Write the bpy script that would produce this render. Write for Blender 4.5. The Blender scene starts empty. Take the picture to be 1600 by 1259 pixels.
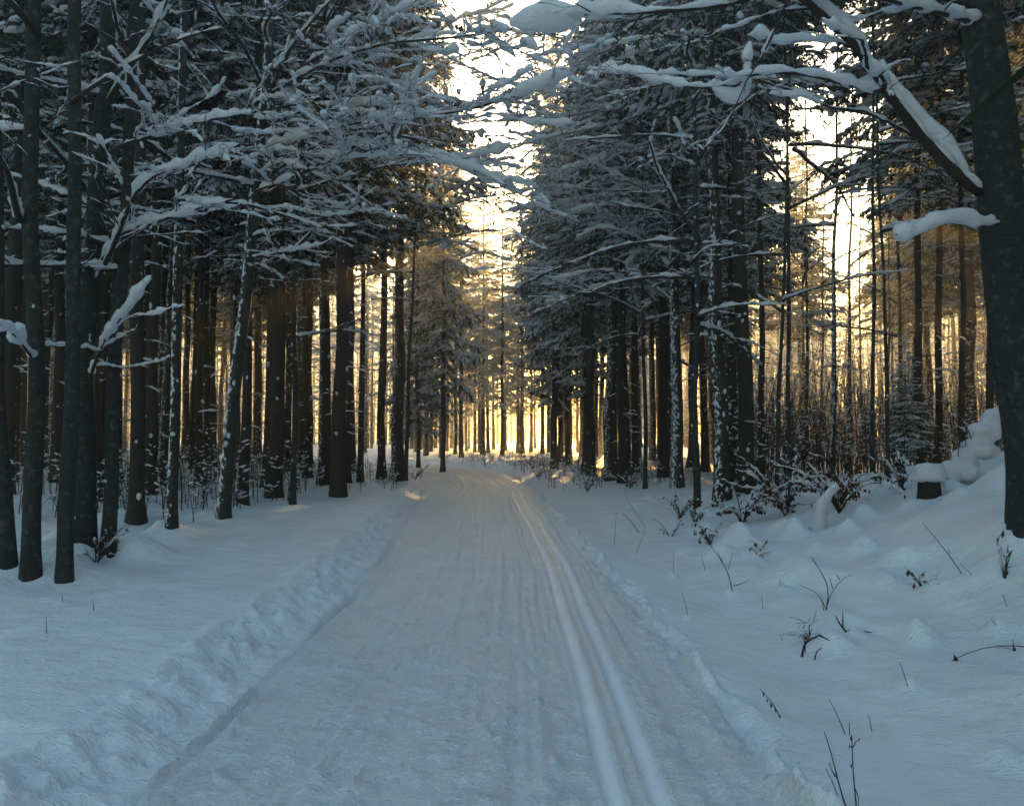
import bpy, math, random
import numpy as np
from mathutils import Vector, Matrix

# ------------------------------------------------------------------ camera, sky, sun, exposure
SC = bpy.context.scene
COL = SC.collection
CAM_H = 1.7
PITCH = math.atan(50.5 / 1250.0)
cd = bpy.data.cameras.new('camera'); cam = bpy.data.objects.new('camera', cd); COL.objects.link(cam)
cam.location = (0, 0, CAM_H)
cam.rotation_euler = (math.pi / 2 + PITCH, 0, 0)
cd.sensor_width = 36.0; cd.lens = 36.0 * 1250.0 / 1600.0
cd.clip_start = 0.05; cd.clip_end = 2000
SC.camera = cam

SUN_EL, SUN_AZ = 17.0, 8.0          # degrees; azimuth clockwise from +Y (straight ahead)
w = bpy.data.worlds.new('World'); SC.world = w; w.use_nodes = True
nt = w.node_tree; nt.nodes.clear()
sky = nt.nodes.new('ShaderNodeTexSky'); sky.sky_type = 'NISHITA'; sky.sun_disc = False
sky.sun_elevation = math.radians(SUN_EL); sky.sun_rotation = math.radians(SUN_AZ)
sky.altitude = 600; sky.air_density = 2.4; sky.dust_density = 2.4; sky.ozone_density = 4.0
bg = nt.nodes.new('ShaderNodeBackground'); bg.inputs['Strength'].default_value = 0.14
out = nt.nodes.new('ShaderNodeOutputWorld')
nt.links.new(sky.outputs[0], bg.inputs[0]); nt.links.new(bg.outputs[0], out.inputs[0])
sd = bpy.data.lights.new('sun', 'SUN'); sun = bpy.data.objects.new('sun', sd); COL.objects.link(sun)
sd.energy = 5.0; sd.angle = math.radians(0.6); sd.color = (1.0, 0.57, 0.14)
_d = Vector((math.sin(math.radians(SUN_AZ)) * math.cos(math.radians(SUN_EL)),
             math.cos(math.radians(SUN_AZ)) * math.cos(math.radians(SUN_EL)), math.sin(math.radians(SUN_EL))))
sun.rotation_euler = _d.to_track_quat('Z', 'Y').to_euler()
sun.location = _d * 60
SC.view_settings.view_transform = 'Standard'; SC.view_settings.look = 'None'
SC.view_settings.gamma = 1.0; SC.view_settings.use_curve_mapping = False
SC.view_settings.exposure = 1.7
SC.render.engine = 'CYCLES'
SC.cycles.use_denoising = True; SC.cycles.denoising_prefilter = 'ACCURATE'; SC.cycles.denoising_input_passes = 'RGB_ALBEDO_NORMAL'
SC.cycles.max_bounces = 6; SC.cycles.diffuse_bounces = 3; SC.cycles.glossy_bounces = 2
SC.cycles.transmission_bounces = 3; SC.cycles.volume_bounces = 0; SC.cycles.transparent_max_bounces = 4
SC.cycles.sample_clamp_indirect = 4.0

rng = np.random.default_rng(7)
random.seed(7)
PI = math.pi

# ------------------------------------------------------------------ numeric helpers
def _hash(ix, iy, iz=0, seed=0):
    h = (ix.astype(np.int64) * 374761393 + iy.astype(np.int64) * 668265263 + np.asarray(iz).astype(np.int64) * 1274126177 + seed * 974711) & 0xffffffff
    h = ((h ^ (h >> 13)) * 1274126177) & 0xffffffff
    h = h ^ (h >> 16)
    return (h & 0xffffff) / float(0xffffff) * 2 - 1

def noise2(x, y, seed=0):
    x = np.asarray(x, float); y = np.asarray(y, float)
    ix = np.floor(x); iy = np.floor(y); fx = x - ix; fy = y - iy
    fx = fx * fx * (3 - 2 * fx); fy = fy * fy * (3 - 2 * fy)
    a = _hash(ix, iy, 0, seed); b = _hash(ix + 1, iy, 0, seed); c = _hash(ix, iy + 1, 0, seed); d = _hash(ix + 1, iy + 1, 0, seed)
    return (a + (b - a) * fx) * (1 - fy) + (c + (d - c) * fx) * fy

def noise3(p, seed=0):
    x, y, z = p[..., 0], p[..., 1], p[..., 2]
    iz = np.floor(z); fz = z - iz; fz = fz * fz * (3 - 2 * fz)
    ix = np.floor(x); iy = np.floor(y); fx = x - ix; fy = y - iy
    fx = fx * fx * (3 - 2 * fx); fy = fy * fy * (3 - 2 * fy)
    def lay(k):
        a = _hash(ix, iy, iz + k, seed); b = _hash(ix + 1, iy, iz + k, seed); c = _hash(ix, iy + 1, iz + k, seed); d = _hash(ix + 1, iy + 1, iz + k, seed)
        return (a + (b - a) * fx) * (1 - fy) + (c + (d - c) * fx) * fy
    l0 = lay(0); l1 = lay(1)
    return l0 + (l1 - l0) * fz

def fbm(x, y, o=4, seed=0, g=0.5):
    s = 0; a = 1
    for i in range(o):
        s = s + a * noise2(x * 2 ** i + 17.3 * i, y * 2 ** i - 9.1 * i, seed + i); a *= g
    return s

def sm(e0, e1, x):
    t = np.clip((x - e0) / (e1 - e0), 0, 1); return t * t * (3 - 2 * t)

# ------------------------------------------------------------------ terrain
_Y = np.array([-200, 3.5, 6, 9, 12.5, 17, 22, 26, 31, 35, 40, 45, 50, 60, 75, 110, 400])
_L = np.array([-1.8, -1.8, -1.75, -1.75, -1.9, -2.15, -2.5, -2.85, -3.5, -4.4, -6.0, -8.2, -11, -17, -27, -52, -300])
_R = np.array([1.3, 1.3, 1.3, 1.25, 1.1, .95, .8, .65, .3, -.1, -1.1, -2.9, -5.2, -11, -21, -46, -294])
_T = np.array([.59, .59, .60, .62, .52, .36, .2, .08, -.3, -.75, -1.9, -3.8, -6.2, -12, -22, -47, -295])
_yy = np.linspace(-200, 400, 6001)
def _smooth(v):
    a = np.interp(_yy, _Y, v); k = np.hanning(31); k /= k.sum()
    return np.convolve(np.pad(a, 15, mode='edge'), k, mode='valid')
_Ls, _Rs, _Ts = _smooth(_L), _smooth(_R), _smooth(_T)
edgeL = lambda y: np.interp(y, _yy, _Ls)
edgeR = lambda y: np.interp(y, _yy, _Rs)
trackC = lambda y: np.interp(y, _yy, _Ts) + 0.012 * np.sin(np.asarray(y) * 1.3) + .02 * np.sin(np.asarray(y) * .47 + 1)

def H(x, y, fine=True):
    x = np.asarray(x, float); y = np.asarray(y, float)
    L, R, T = edgeL(y), edgeR(y), trackC(y)
    wob = .05 * noise2(y * 1.1, 0 * y, 3) + .03 * noise2(y * 4.1, 0 * y, 4)
    dl = (L + wob) - x              # >0 left of the road
    dr = x - (R + wob * .8)         # >0 right of the road
    off = np.maximum(dl, dr)
    h = np.zeros_like(x)
    # left: rough ramp, then untouched snow
    h = h + .15 * sm(.0, .6, dl) + .07 * sm(.5, 4, dl)
    h = h + .06 * np.exp(-((dl - .60) / .09) ** 2) * (.5 + noise2(x * 1.3, y * 1.3, 9))
    h = h - .075 * np.exp(-((dl + .02) / .04) ** 2) * (.6 + .5 * noise2(y * .8, 0 * y, 8))
    # right: broken crust edge, shallow ditch, rising bank
    h = h + .10 * np.exp(-((dr - .02) / .06) ** 2) * (.5 + noise2(y * 2.2, 0 * y, 5))
    near = 1 - sm(14, 26, y)
    h = h - .09 * sm(.1, .9, dr) * near + .10 * sm(.2, 1.2, dr) * (1 - near)
    s = np.clip(dr - .9, 0, 9)
    h = h + near * (.05 * s + .030 * s * s * (s < 4) + (.48 + .10 * (s - 4)) * (s >= 4)) + (1 - near) * .02 * np.clip(s, 0, 10)
    h = h + .56 * np.exp(-((x - 6.1) / 1.9) ** 2 - ((y - 8.6) / 2.6) ** 2)
    h = h + .16 * np.exp(-((x - 2.9) / .5) ** 2 - ((y - 2.95) / .55) ** 2)
    h = h + .10 * sm(3, 12, dl) + .5 * sm(10, 60, off) * (.5 + .5 * noise2(x * .03, y * .03, 2))
    m = sm(.2, 2.2, off)
    h = h + m * (.07 * noise2(x * .45, y * .45, 11) + .045 * noise2(x * 1.1 + 3, y * 1.0, 12)) * (1 + .6 * sm(2, 8, off))
    # windblown lumps near the stems of the bank
    h = h + sm(.8, 2.5, dr) * .075 * np.maximum(0, noise2(x * 2.4, y * 2.1, 21)) ** 2 * 3 * near
    h = h + sm(1.4, 3.5, dl) * .05 * np.maximum(0, noise2(x * 1.9, y * 1.7, 22)) ** 2 * 3
    # track: two grooves with pressed floors
    for sgn in (-1, 1):
        g = np.abs(x - T - sgn * .108)
        h = h - .026 * (1 - sm(.028, .042, g)) + .010 * np.exp(-((g - .065) / .018) ** 2)
    inroad = 1 - sm(-.05, .05, off)
    for q, aq in ((-.47, .012), (-.29, .016), (.36, .014)):
        h = h - inroad * 1.6 * aq * np.exp(-((x - T - q - .015 * noise2(y * .7, 0 * y, 31)) / .02) ** 2) * (.6 + .4 * noise2(y * 2, 0 * y, 32))
    for (mx, my, mr, mh, pw) in MOUNDS:
        k = ((x - mx) / mr) ** 2 + ((y - my) / (mr * 1.1)) ** 2
        h = h + mh * np.exp(-k ** pw * 1.2)
    if fine:
        trk = 1 - np.exp(-((x - T) / .17) ** 4)
        corr = noise2((x - T) * 14, y * .22, 41) * .014 + noise2((x - T) * 30, y * .3, 40) * .006 + noise2((x - T) * 3, y * .2, 42) * .006
        fl = np.maximum(0, fbm(x * 13, y * 16, 3, 43) - .1)
        h = h + inroad * trk * (corr + .026 * fl)
        rough = np.exp(-((dl - .32) / .28) ** 2) + .8 * np.exp(-((dr - .05) / .16) ** 2)
        h = h + rough * (.048 * fbm(x * 9, y * 9, 3, 44) + .062 * np.maximum(0, noise2(x * 14, y * 14, 45)) ** 2)
        h = h + m * (.012 * fbm(x * 3.5, y * 7, 3, 46) + .009 * np.maximum(0, noise2(x * 7, y * 26, 47)))
        for (ax, ay, bx, by, dp) in SCRATCH:
            ex, ey = bx - ax, by - ay; LL = math.hypot(ex, ey)
            t = np.clip(((x - ax) * ex + (y - ay) * ey) / LL ** 2, 0, 1)
            dd = np.hypot(x - ax - t * ex, y - ay - t * ey)
            h = h - inroad * trk * dp * np.exp(-(dd / .012) ** 2)
        # slab lip across the near left snow
        lip = y - (4.35 + .25 * np.sin(x * 1.3) + .12 * noise2(x * 2, 0 * x, 51))
        h = h - sm(.3, 1.4, dl) * .06 * sm(0, .10, -lip) * (1 - sm(.3, 1.6, -lip))
    return h

_r = random.Random(5)
MOUNDS = []
SCRATCH = []
for k in range(20):
    y0 = _r.uniform(3.3, 9); x0 = _r.uniform(-1.4, .3)
    a = _r.choice([_r.uniform(-.5, .5), _r.uniform(-.15, .25)]); LL = _r.uniform(.5, 2.6)
    SCRATCH.append((x0, y0, x0 + LL * math.sin(a), y0 + LL * math.cos(a), _r.choice([.006, .008, .012])))

def ray(px, py):
    x = (px - 800) / 1250.0; y = (629.5 - py) / 1250.0
    return np.array([x, math.cos(PITCH) - y * math.sin(PITCH), math.sin(PITCH) + y * math.cos(PITCH)])
def P(px, py, Y):
    """world point seen at that place of the photograph, Y metres ahead"""
    d = ray(px, py); t = Y / d[1]
    return np.array([d[0] * t, Y, CAM_H + d[2] * t])
def G(px, py, lim=90):
    """ground point under that place of the photograph"""
    d = ray(px, py); t = np.linspace(2, lim, 6000)
    z = CAM_H + d[2] * t - H(d[0] * t, d[1] * t, False)
    i = np.argmax(z < 0) if (z < 0).any() else len(t) - 1
    p = d * t[i]; return np.array([p[0], p[1], float(H(p[0], p[1], False))])
_mm = []
for (px, py, rp, hp, pw) in [(228, 868, 40, 26, 1.2), (268, 842, 26, 12, 1), (372, 850, 24, 8, 1), (1128, 872, 26, 22, 1.3), (1150, 836, 30, 20, 1.2), (1118, 846, 24, 14, 1.2), (1480, 806, 50, 12, 1), (130, 872, 24, 14, 1), (1200, 836, 40, 10, 1), (1240, 830, 24, 16, 1.2),
        (1420, 1076, 13, 24, .7), (1145, 930, 11, 20, .8), (1052, 902, 7, 16, .7), (1103, 897, 7, 14, .7), (1075, 966, 7, 14, .7), (1220, 922, 9, 16, .7), (1456, 920, 14, 16, .9), (1560, 985, 16, 18, .9), (1192, 955, 6, 10, .7),
        (1300, 1010, 28, 24, 1.1), (1270, 1000, 14, 16, 1), (1335, 992, 18, 14, 1), (1250, 990, 10, 14, .8), (1505, 900, 12, 10, .8), (1440, 985, 20, 8, 1), (1520, 1100, 60, 14, 1.2), (1570, 1190, 40, 20, 1.2), (1180, 900, 30, 6, 1), (72, 992, 14, 6, .8), (98, 942, 9, 10, .7), (1000, 870, 20, 6, 1), (1395, 870, 40, 6, 1)]:
    g_ = G(px, py, 40); k_ = g_[1] / 1250.
    _mm.append((g_[0], g_[1], rp * k_, hp * k_, pw))
# snow banked against the feet of the nearer stems, and the snowed-in heap behind the great beech
for (px, py, wp) in [(12, 880, 30), (48, 897, 34), (100, 905, 31), (131, 845, 40), (169, 862, 27), (212, 815, 30), (268, 824, 21), (348, 808, 27), (379, 786, 21), (428, 775, 30), (528, 775, 29), (563, 752, 13), (596, 745, 17), (621, 750, 25), (920, 735, 23), (958, 738, 16), (993, 738, 15), (1037, 745, 22), (1058, 762, 25), (1128, 780, 31), (1166, 768, 33), (1213, 772, 9), (1634, 806, 92)]:
    g_ = G(px, py, 40); k_ = g_[1] / 1250.; w_ = wp * k_
    _mm.append((g_[0] - .25 * w_, g_[1] - .1 * w_, w_ * 1.25 + .05, .05 + w_ * .22, .8))
    _mm.append((g_[0] - .9 * w_, g_[1] - .5 * w_, w_ * .6, .04 + w_ * .15, 1))
for (px, py, rp, hp) in [(1475, 765, 36, 22), (1510, 758, 44, 36), (1550, 752, 50, 44), (1600, 752, 60, 50)]:
    g_ = G(px, py, 14); k_ = g_[1] / 1250.; _mm.append((g_[0], g_[1] + .3, rp * k_, hp * k_, 1.1))
MOUNDS = _mm
def hz(x, y): return float(H(np.array([x]), np.array([y]), False)[0])

# ------------------------------------------------------------------ mesh building
def mesh_from(name, V, Q=None, T=None, mat=None, smooth=True):
    me = bpy.data.meshes.new(name)
    nq = 0 if Q is None else len(Q); ntr = 0 if T is None else len(T)
    me.vertices.add(len(V)); me.vertices.foreach_set('co', np.ascontiguousarray(V, dtype=np.float32).ravel())
    idx = []; 
    if nq: idx.append(np.asarray(Q, np.int32).ravel())
    if ntr: idx.append(np.asarray(T, np.int32).ravel())
    idx = np.concatenate(idx) if idx else np.zeros(0, np.int32)
    me.loops.add(len(idx)); me.loops.foreach_set('vertex_index', idx)
    me.polygons.add(nq + ntr)
    st = np.concatenate([np.arange(nq) * 4, nq * 4 + np.arange(ntr) * 3]).astype(np.int32)
    me.polygons.foreach_set('loop_start', st)
    me.update(calc_edges=True); me.validate()
    me.polygons.foreach_set('use_smooth', np.full(len(me.polygons), smooth))
    if mat: me.materials.append(mat)
    return me

class MB:
    def __init__(s): s.V = []; s.Q = []; s.T = []; s.n = 0
    def add(s, V, Q=None, T=None):
        V = np.asarray(V, float)
        if Q is not None and len(Q): s.Q.append(np.asarray(Q) + s.n)
        if T is not None and len(T): s.T.append(np.asarray(T) + s.n)
        s.V.append(V); s.n += len(V)
    def merge(s, o, M=None):
        if not o.n: return
        V = np.concatenate(o.V)
        if M is not None: V = V @ M[:3, :3].T + M[:3, 3]
        s.add(V, np.concatenate(o.Q) if o.Q else None, np.concatenate(o.T) if o.T else None)
    def arr(s):
        return (np.concatenate(s.V), np.concatenate(s.Q) if s.Q else None, np.concatenate(s.T) if s.T else None)
    def scatter(s, tv, tq, tt, Ms):
        """Ms: N x 3 x 4 ; copies of one template"""
        Ms = np.asarray(Ms); N = len(Ms)
        if not N: return
        V = np.einsum('nij,kj->nki', Ms[:, :, :3], tv) + Ms[:, None, :, 3]
        o = (np.arange(N) * len(tv))[:, None, None]
        s.add(V.reshape(-1, 3), (tq[None] + o).reshape(-1, 4) if tq is not None else None, (tt[None] + o).reshape(-1, 3) if tt is not None else None)
    def mesh(s, name, mat, smooth=True):
        V, Q, T = s.arr(); return mesh_from(name, V, Q, T, mat, smooth)

def tube(mb, pts, rad, sides=5, ref=None, cap=True):
    pts = np.asarray(pts, float); rad = np.broadcast_to(np.asarray(rad, float), (len(pts),))
    t = np.gradient(pts, axis=0); t /= np.linalg.norm(t, axis=1, keepdims=True) + 1e-9
    if ref is None: ref = np.array([0, 0, 1.]) if abs(t[:, 2]).mean() < .8 else np.array([1., 0, 0])
    u = np.cross(t, ref); u /= np.linalg.norm(u, axis=1, keepdims=True) + 1e-9
    v = np.cross(u, t)
    a = np.arange(sides) * 2 * PI / sides
    V = pts[:, None] + rad[:, None, None] * (np.cos(a)[None, :, None] * u[:, None] + np.sin(a)[None, :, None] * v[:, None])
    n = len(pts); i = np.arange(n - 1)[:, None] * sides; j = np.arange(sides)[None]; j2 = (j + 1) % sides
    Q = np.stack([i + j, i + j2, i + sides + j2, i + sides + j], -1).reshape(-1, 4)
    Vf = V.reshape(-1, 3); T = None
    if cap:
        k = np.arange(1, sides - 1)
        T = np.concatenate([np.stack([0 * k, k + 1, k], 1), np.stack([0 * k, k, k + 1], 1) + (n - 1) * sides])
    mb.add(Vf, Q, T)

def snow_on(mb, pts, rad, wdt, seed, sides=8, fill=.75, lift=.6, coarse=1.0, chunk=1.0, steep=.9):
    """snow lying along a branch: lumpy ridge that sits on it and comes and goes"""
    pts = np.asarray(pts, float)
    L = np.r_[0, np.cumsum(np.linalg.norm(np.diff(pts, axis=0), axis=1))]
    n = max(4, int(L[-1] / (wdt * .55 * coarse)) + 2)
    s = np.linspace(0, L[-1], n)
    p = np.stack([np.interp(s, L, pts[:, k]) for k in range(3)], 1)
    r = np.interp(s, L, np.broadcast_to(rad, (len(pts),)))
    t = np.gradient(p, axis=0); t /= np.linalg.norm(t, axis=1, keepdims=True) + 1e-9
    flat = np.clip(1.2 - np.abs(t[:, 2]) ** 2 * steep, .06, 1)
    z0 = s * 0
    m = .62 + .45 * noise2(s / (wdt * 3.2 * chunk) + seed * 7.7, z0, seed) + .42 * noise2(s / (wdt * 1.0), z0, seed + 5)
    gate = sm(-.9 + (1 - fill) * 1.6, -.55 + (1 - fill) * 1.6, noise2(s / (wdt * 5.5 * chunk) + 3.3 * seed, z0, seed + 9))
    if fill >= 1: gate = gate * 0 + 1
    m = np.clip(m, .25, 1.5) * gate * flat * sm(-.01, wdt * .8, s) * sm(-.01, wdt * .7, L[-1] - s)
    u = np.cross(t, [0, 0, 1.]); un = np.linalg.norm(u, axis=1, keepdims=True)
    u = np.where(un > .05, u / (un + 1e-9), np.array([[1., 0, 0]]))
    v = np.cross(u, t)
    a = np.arange(sides) * 2 * PI / sides + .3
    cw = wdt * m * .5; ch = wdt * m * .55
    hang = .35 * noise2(s / (wdt * 1.7) + 9, z0, seed + 13)
    cen = p + v * (r * .3 + ch * lift)[:, None] - np.array([0, 0, 1.]) * (np.clip(hang, 0, 1) * wdt * m * .5)[:, None]
    ca, sa = np.cos(a), np.sin(a)
    rr = 1 + .34 * noise2((s / (wdt * .8))[:, None] + 0 * a[None], a[None] * 1.3 + 0 * s[:, None], seed + 17)
    V = cen[:, None] + rr[..., None] * ((r * .5 + cw)[:, None, None] * (gate > .02)[:, None, None] * ca[None, :, None] * u[:, None] + (ch)[:, None, None] * sa[None, :, None] * v[:, None])
    V = V + wdt * .10 * np.stack([noise3(V * (1.1 / wdt) + 5 * q, seed + q) for q in range(3)], -1) * m[:, None, None]
    i = np.arange(n - 1)[:, None] * sides; j = np.arange(sides)[None]; j2 = (j + 1) % sides
    live = (m[:-1] > .03) | (m[1:] > .03)
    Q = np.stack([i + j, i + j2, i + sides + j2, i + sides + j], -1)[live].reshape(-1, 4)
    if len(Q):
        used, inv = np.unique(Q, return_inverse=True)
        mb.add(V.reshape(-1, 3)[used], inv.reshape(-1, 4))

def blob_t(nu, nv, seed, amp=.25):
    """lumpy little sphere template"""
    V = [(0, 0, 1.)]
    for i in range(1, nv):
        th = PI * i / nv
        for j in range(nu): ph = 2 * PI * j / nu + i * .4; V.append((math.sin(th) * math.cos(ph), math.sin(th) * math.sin(ph), math.cos(th)))
    V.append((0, 0, -1.)); V = np.array(V)
    V *= (1 + amp * noise3(V * 1.7 + seed * 3.1, seed))[:, None]
    T = []
    for j in range(nu): T.append((0, 1 + j, 1 + (j + 1) % nu))
    for i in range(nv - 2):
        for j in range(nu):
            a = 1 + i * nu + j; b = 1 + i * nu + (j + 1) % nu; T += [(a, a + nu, b), (b, a + nu, b + nu)]
    e = len(V) - 1; o = 1 + (nv - 2) * nu
    for j in range(nu): T.append((o + j, e, o + (j + 1) % nu))
    return V, np.array(T)
BLOBS = [blob_t(7, 5, k) for k in range(4)]
BLOBS_S = [blob_t(5, 3, k, .3) for k in range(3)]

def xf(pos, yaw, sx, sy, sz, tilt=0.0):
    """N transforms: scale, tilt about local Y, yaw about Z, move"""
    pos = np.atleast_2d(pos); N = len(pos); yaw = np.broadcast_to(yaw, (N,)); tilt = np.broadcast_to(tilt, (N,))
    S = np.zeros((N, 3, 3)); S[:, 0, 0] = sx; S[:, 1, 1] = sy; S[:, 2, 2] = sz
    A = np.zeros((N, 3, 3)); A[:, 0, 0] = np.cos(tilt); A[:, 0, 2] = np.sin(tilt); A[:, 1, 1] = 1; A[:, 2, 0] = -np.sin(tilt); A[:, 2, 2] = np.cos(tilt)
    B = np.zeros((N, 3, 3)); B[:, 0, 0] = np.cos(yaw); B[:, 0, 1] = -np.sin(yaw); B[:, 1, 0] = np.sin(yaw); B[:, 1, 1] = np.cos(yaw); B[:, 2, 2] = 1
    M = np.zeros((N, 3, 4)); M[:, :, :3] = B @ A @ S; M[:, :, 3] = pos
    return M

# ------------------------------------------------------------------ materials
def new_mat(name):
    m = bpy.data.materials.new(name); m.use_nodes = True; n = m.node_tree; n.nodes.clear(); return m, n
def node(n, t, **kw):
    o = n.nodes.new(t)
    for k, v in kw.items():
        if k in o.inputs: o.inputs[k].default_value = v
        else: setattr(o, k, v)
    return o
def bump_chain(n, coord, specs):
    prev = None
    for scale, det, strength, dist in specs:
        mp = node(n, 'ShaderNodeMapping'); mp.inputs['Scale'].default_value = scale
        n.links.new(coord, mp.inputs['Vector'])
        no = node(n, 'ShaderNodeTexNoise'); no.inputs['Scale'].default_value = 1; no.inputs['Detail'].default_value = det
        n.links.new(mp.outputs[0], no.inputs['Vector'])
        b = node(n, 'ShaderNodeBump'); b.inputs['Strength'].default_value = strength; b.inputs['Distance'].default_value = dist
        n.links.new(no.outputs['Fac'], b.inputs['Height'])
        if prev: n.links.new(prev.outputs[0], b.inputs['Normal'])
        prev = b
    return prev
def snow_mat(name, specs, base=(.76, .83, .88), transl=0.0, rough=.55, track=False):
    m, n = new_mat(name)
    geo = node(n, 'ShaderNodeNewGeometry')
    pr = node(n, 'ShaderNodeBsdfPrincipled'); pr.inputs['Roughness'].default_value = rough
    pr.inputs['Specular IOR Level'].default_value = .35
    no = node(n, 'ShaderNodeTexNoise'); no.inputs['Scale'].default_value = 2.3; no.inputs['Detail'].default_value = 5
    n.links.new(geo.outputs['Position'], no.inputs['Vector'])
    cr = node(n, 'ShaderNodeMapRange'); cr.inputs['From Min'].default_value = .3; cr.inputs['From Max'].default_value = .7
    cr.inputs['To Min'].default_value = .93; cr.inputs['To Max'].default_value = 1.04
    n.links.new(no.outputs['Fac'], cr.inputs['Value'])
    mx = node(n, 'ShaderNodeVectorMath', operation='MULTIPLY'); mx.inputs[0].default_value = base
    n.links.new(cr.outputs[0], mx.inputs[1]); n.links.new(mx.outputs[0], pr.inputs['Base Color'])
    b = bump_chain(n, geo.outputs['Position'], specs)
    if b: n.links.new(b.outputs[0], pr.inputs['Normal'])
    if track:   # the two grooves are pressed smooth and glazed
        at = node(n, 'ShaderNodeAttribute', attribute_name='groove')
        mr = node(n, 'ShaderNodeMapRange'); mr.inputs['To Min'].default_value = rough; mr.inputs['To Max'].default_value = .28
        n.links.new(at.outputs['Fac'], mr.inputs['Value']); n.links.new(mr.outputs[0], pr.inputs['Roughness'])
        iv = node(n, 'ShaderNodeMapRange'); iv.inputs['To Min'].default_value = 1; iv.inputs['To Max'].default_value = .4
        n.links.new(at.outputs['Fac'], iv.inputs['Value'])
        for nn in n.nodes:
            if nn.type == 'BUMP':
                mu = node(n, 'ShaderNodeMath', operation='MULTIPLY'); mu.inputs[1].default_value = nn.inputs['Strength'].default_value
                n.links.new(iv.outputs[0], mu.inputs[0]); n.links.new(mu.outputs[0], nn.inputs['Strength'])
    o = node(n, 'ShaderNodeOutputMaterial')
    if transl:
        tr = node(n, 'ShaderNodeBsdfTranslucent'); tr.inputs['Color'].default_value = (*base, 1)
        ms = node(n, 'ShaderNodeMixShader'); ms.inputs[0].default_value = transl
        n.links.new(pr.outputs[0], ms.inputs[1]); n.links.new(tr.outputs[0], ms.inputs[2]); n.links.new(ms.outputs[0], o.inputs[0])
    else: n.links.new(pr.outputs[0], o.inputs[0])
    return m
M_SNOW = snow_mat('untouched_snow', [((4, 9, 4), 5, 1, .055), ((26, 70, 26), 4, 1, .03), ((200, 240, 200), 2, .6, .003)])
M_ROAD = snow_mat('groomed_snow', [((12, 22, 12), 5, 1, .032), ((40, 80, 40), 4, 1, .03), ((160, 200, 160), 2, .8, .008)], base=(.76, .83, .88), rough=.33, track=True)
M_CLUMP = snow_mat('clinging_snow', [((16, 16, 22), 5, .9, .04), ((80, 80, 110), 3, .7, .008)], base=(.84, .87, .90), transl=.32, rough=.7)

def bark_mat(name, c1, c2, sc, strength, snowy=0.0, lichen=None):
    m, n = new_mat(name)
    tc = node(n, 'ShaderNodeTexCoord'); geo = node(n, 'ShaderNodeNewGeometry')
    pr = node(n, 'ShaderNodeBsdfPrincipled'); pr.inputs['Roughness'].default_value = .9; pr.inputs['Specular IOR Level'].default_value = .2
    mp = node(n, 'ShaderNodeMapping'); mp.inputs['Scale'].default_value = sc; n.links.new(geo.outputs['Position'], mp.inputs['Vector'])
    no = node(n, 'ShaderNodeTexNoise'); no.inputs['Scale'].default_value = 1; no.inputs['Detail'].default_value = 7; no.inputs['Roughness'].default_value = .65
    n.links.new(mp.outputs[0], no.inputs['Vector'])
    cr = node(n, 'ShaderNodeValToRGB'); cr.color_ramp.elements[0].position = .32; cr.color_ramp.elements[1].position = .68
    cr.color_ramp.elements[0].color = (*c1, 1); cr.color_ramp.elements[1].color = (*c2, 1)
    n.links.new(no.outputs['Fac'], cr.inputs[0]); col = cr.outputs[0]
    if lichen:
        n3 = node(n, 'ShaderNodeTexNoise'); n3.inputs['Scale'].default_value = 14; n3.inputs['Detail'].default_value = 4
        n.links.new(geo.outputs['Position'], n3.inputs['Vector'])
        m3 = node(n, 'ShaderNodeMapRange'); m3.inputs['From Min'].default_value = .55; m3.inputs['From Max'].default_value = .72; n.links.new(n3.outputs['Fac'], m3.inputs['Value'])
        mm = node(n, 'ShaderNodeMixRGB'); n.links.new(m3.outputs[0], mm.inputs[0]); n.links.new(col, mm.inputs[1]); mm.inputs[2].default_value = (*lichen, 1); col = mm.outputs[0]
    if snowy:
        # snow the wind has plastered on one side of the stem
        dt = node(n, 'ShaderNodeVectorMath', operation='DOT_PRODUCT'); dt.inputs[1].default_value = (-.75, -.6, .45)
        n.links.new(geo.outputs['Normal'], dt.inputs[0])
        mp2 = node(n, 'ShaderNodeMapping'); mp2.inputs['Scale'].default_value = (20, 20, 11); n.links.new(geo.outputs['Position'], mp2.inputs['Vector'])
        n2 = node(n, 'ShaderNodeTexNoise'); n2.inputs['Scale'].default_value = 1; n2.inputs['Detail'].default_value = 6; n.links.new(mp2.outputs[0], n2.inputs['Vector'])
        ad = node(n, 'ShaderNodeMath', operation='MULTIPLY_ADD'); n.links.new(dt.outputs['Value'], ad.inputs[0]); ad.inputs[1].default_value = .42; n.links.new(n2.outputs['Fac'], ad.inputs[2])
        mr = node(n, 'ShaderNodeMapRange'); mr.inputs['From Min'].default_value = .96 - snowy; mr.inputs['From Max'].default_value = 1.02 - snowy; n.links.new(ad.outputs[0], mr.inputs['Value'])
        mm = node(n, 'ShaderNodeMixRGB'); n.links.new(mr.outputs[0], mm.inputs[0]); n.links.new(col, mm.inputs[1]); mm.inputs[2].default_value = (.72, .76, .80, 1); col = mm.outputs[0]
    n.links.new(col, pr.inputs['Base Color'])
    b = node(n, 'ShaderNodeBump'); b.inputs['Strength'].default_value = strength; b.inputs['Distance'].default_value = .03
    n.links.new(no.outputs['Fac'], b.inputs['Height']); n.links.new(b.outputs[0], pr.inputs['Normal'])
    o = node(n, 'ShaderNodeOutputMaterial'); n.links.new(pr.outputs[0], o.inputs[0])
    return m
M_SPRUCE = bark_mat('spruce_bark', (.018, .015, .012), (.056, .046, .037), (26, 26, 9), .9, .0)
M_SPRUCE2 = bark_mat('snowy_spruce_bark', (.018, .015, .012), (.056, .046, .037), (26, 26, 9), .9, .045)
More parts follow.
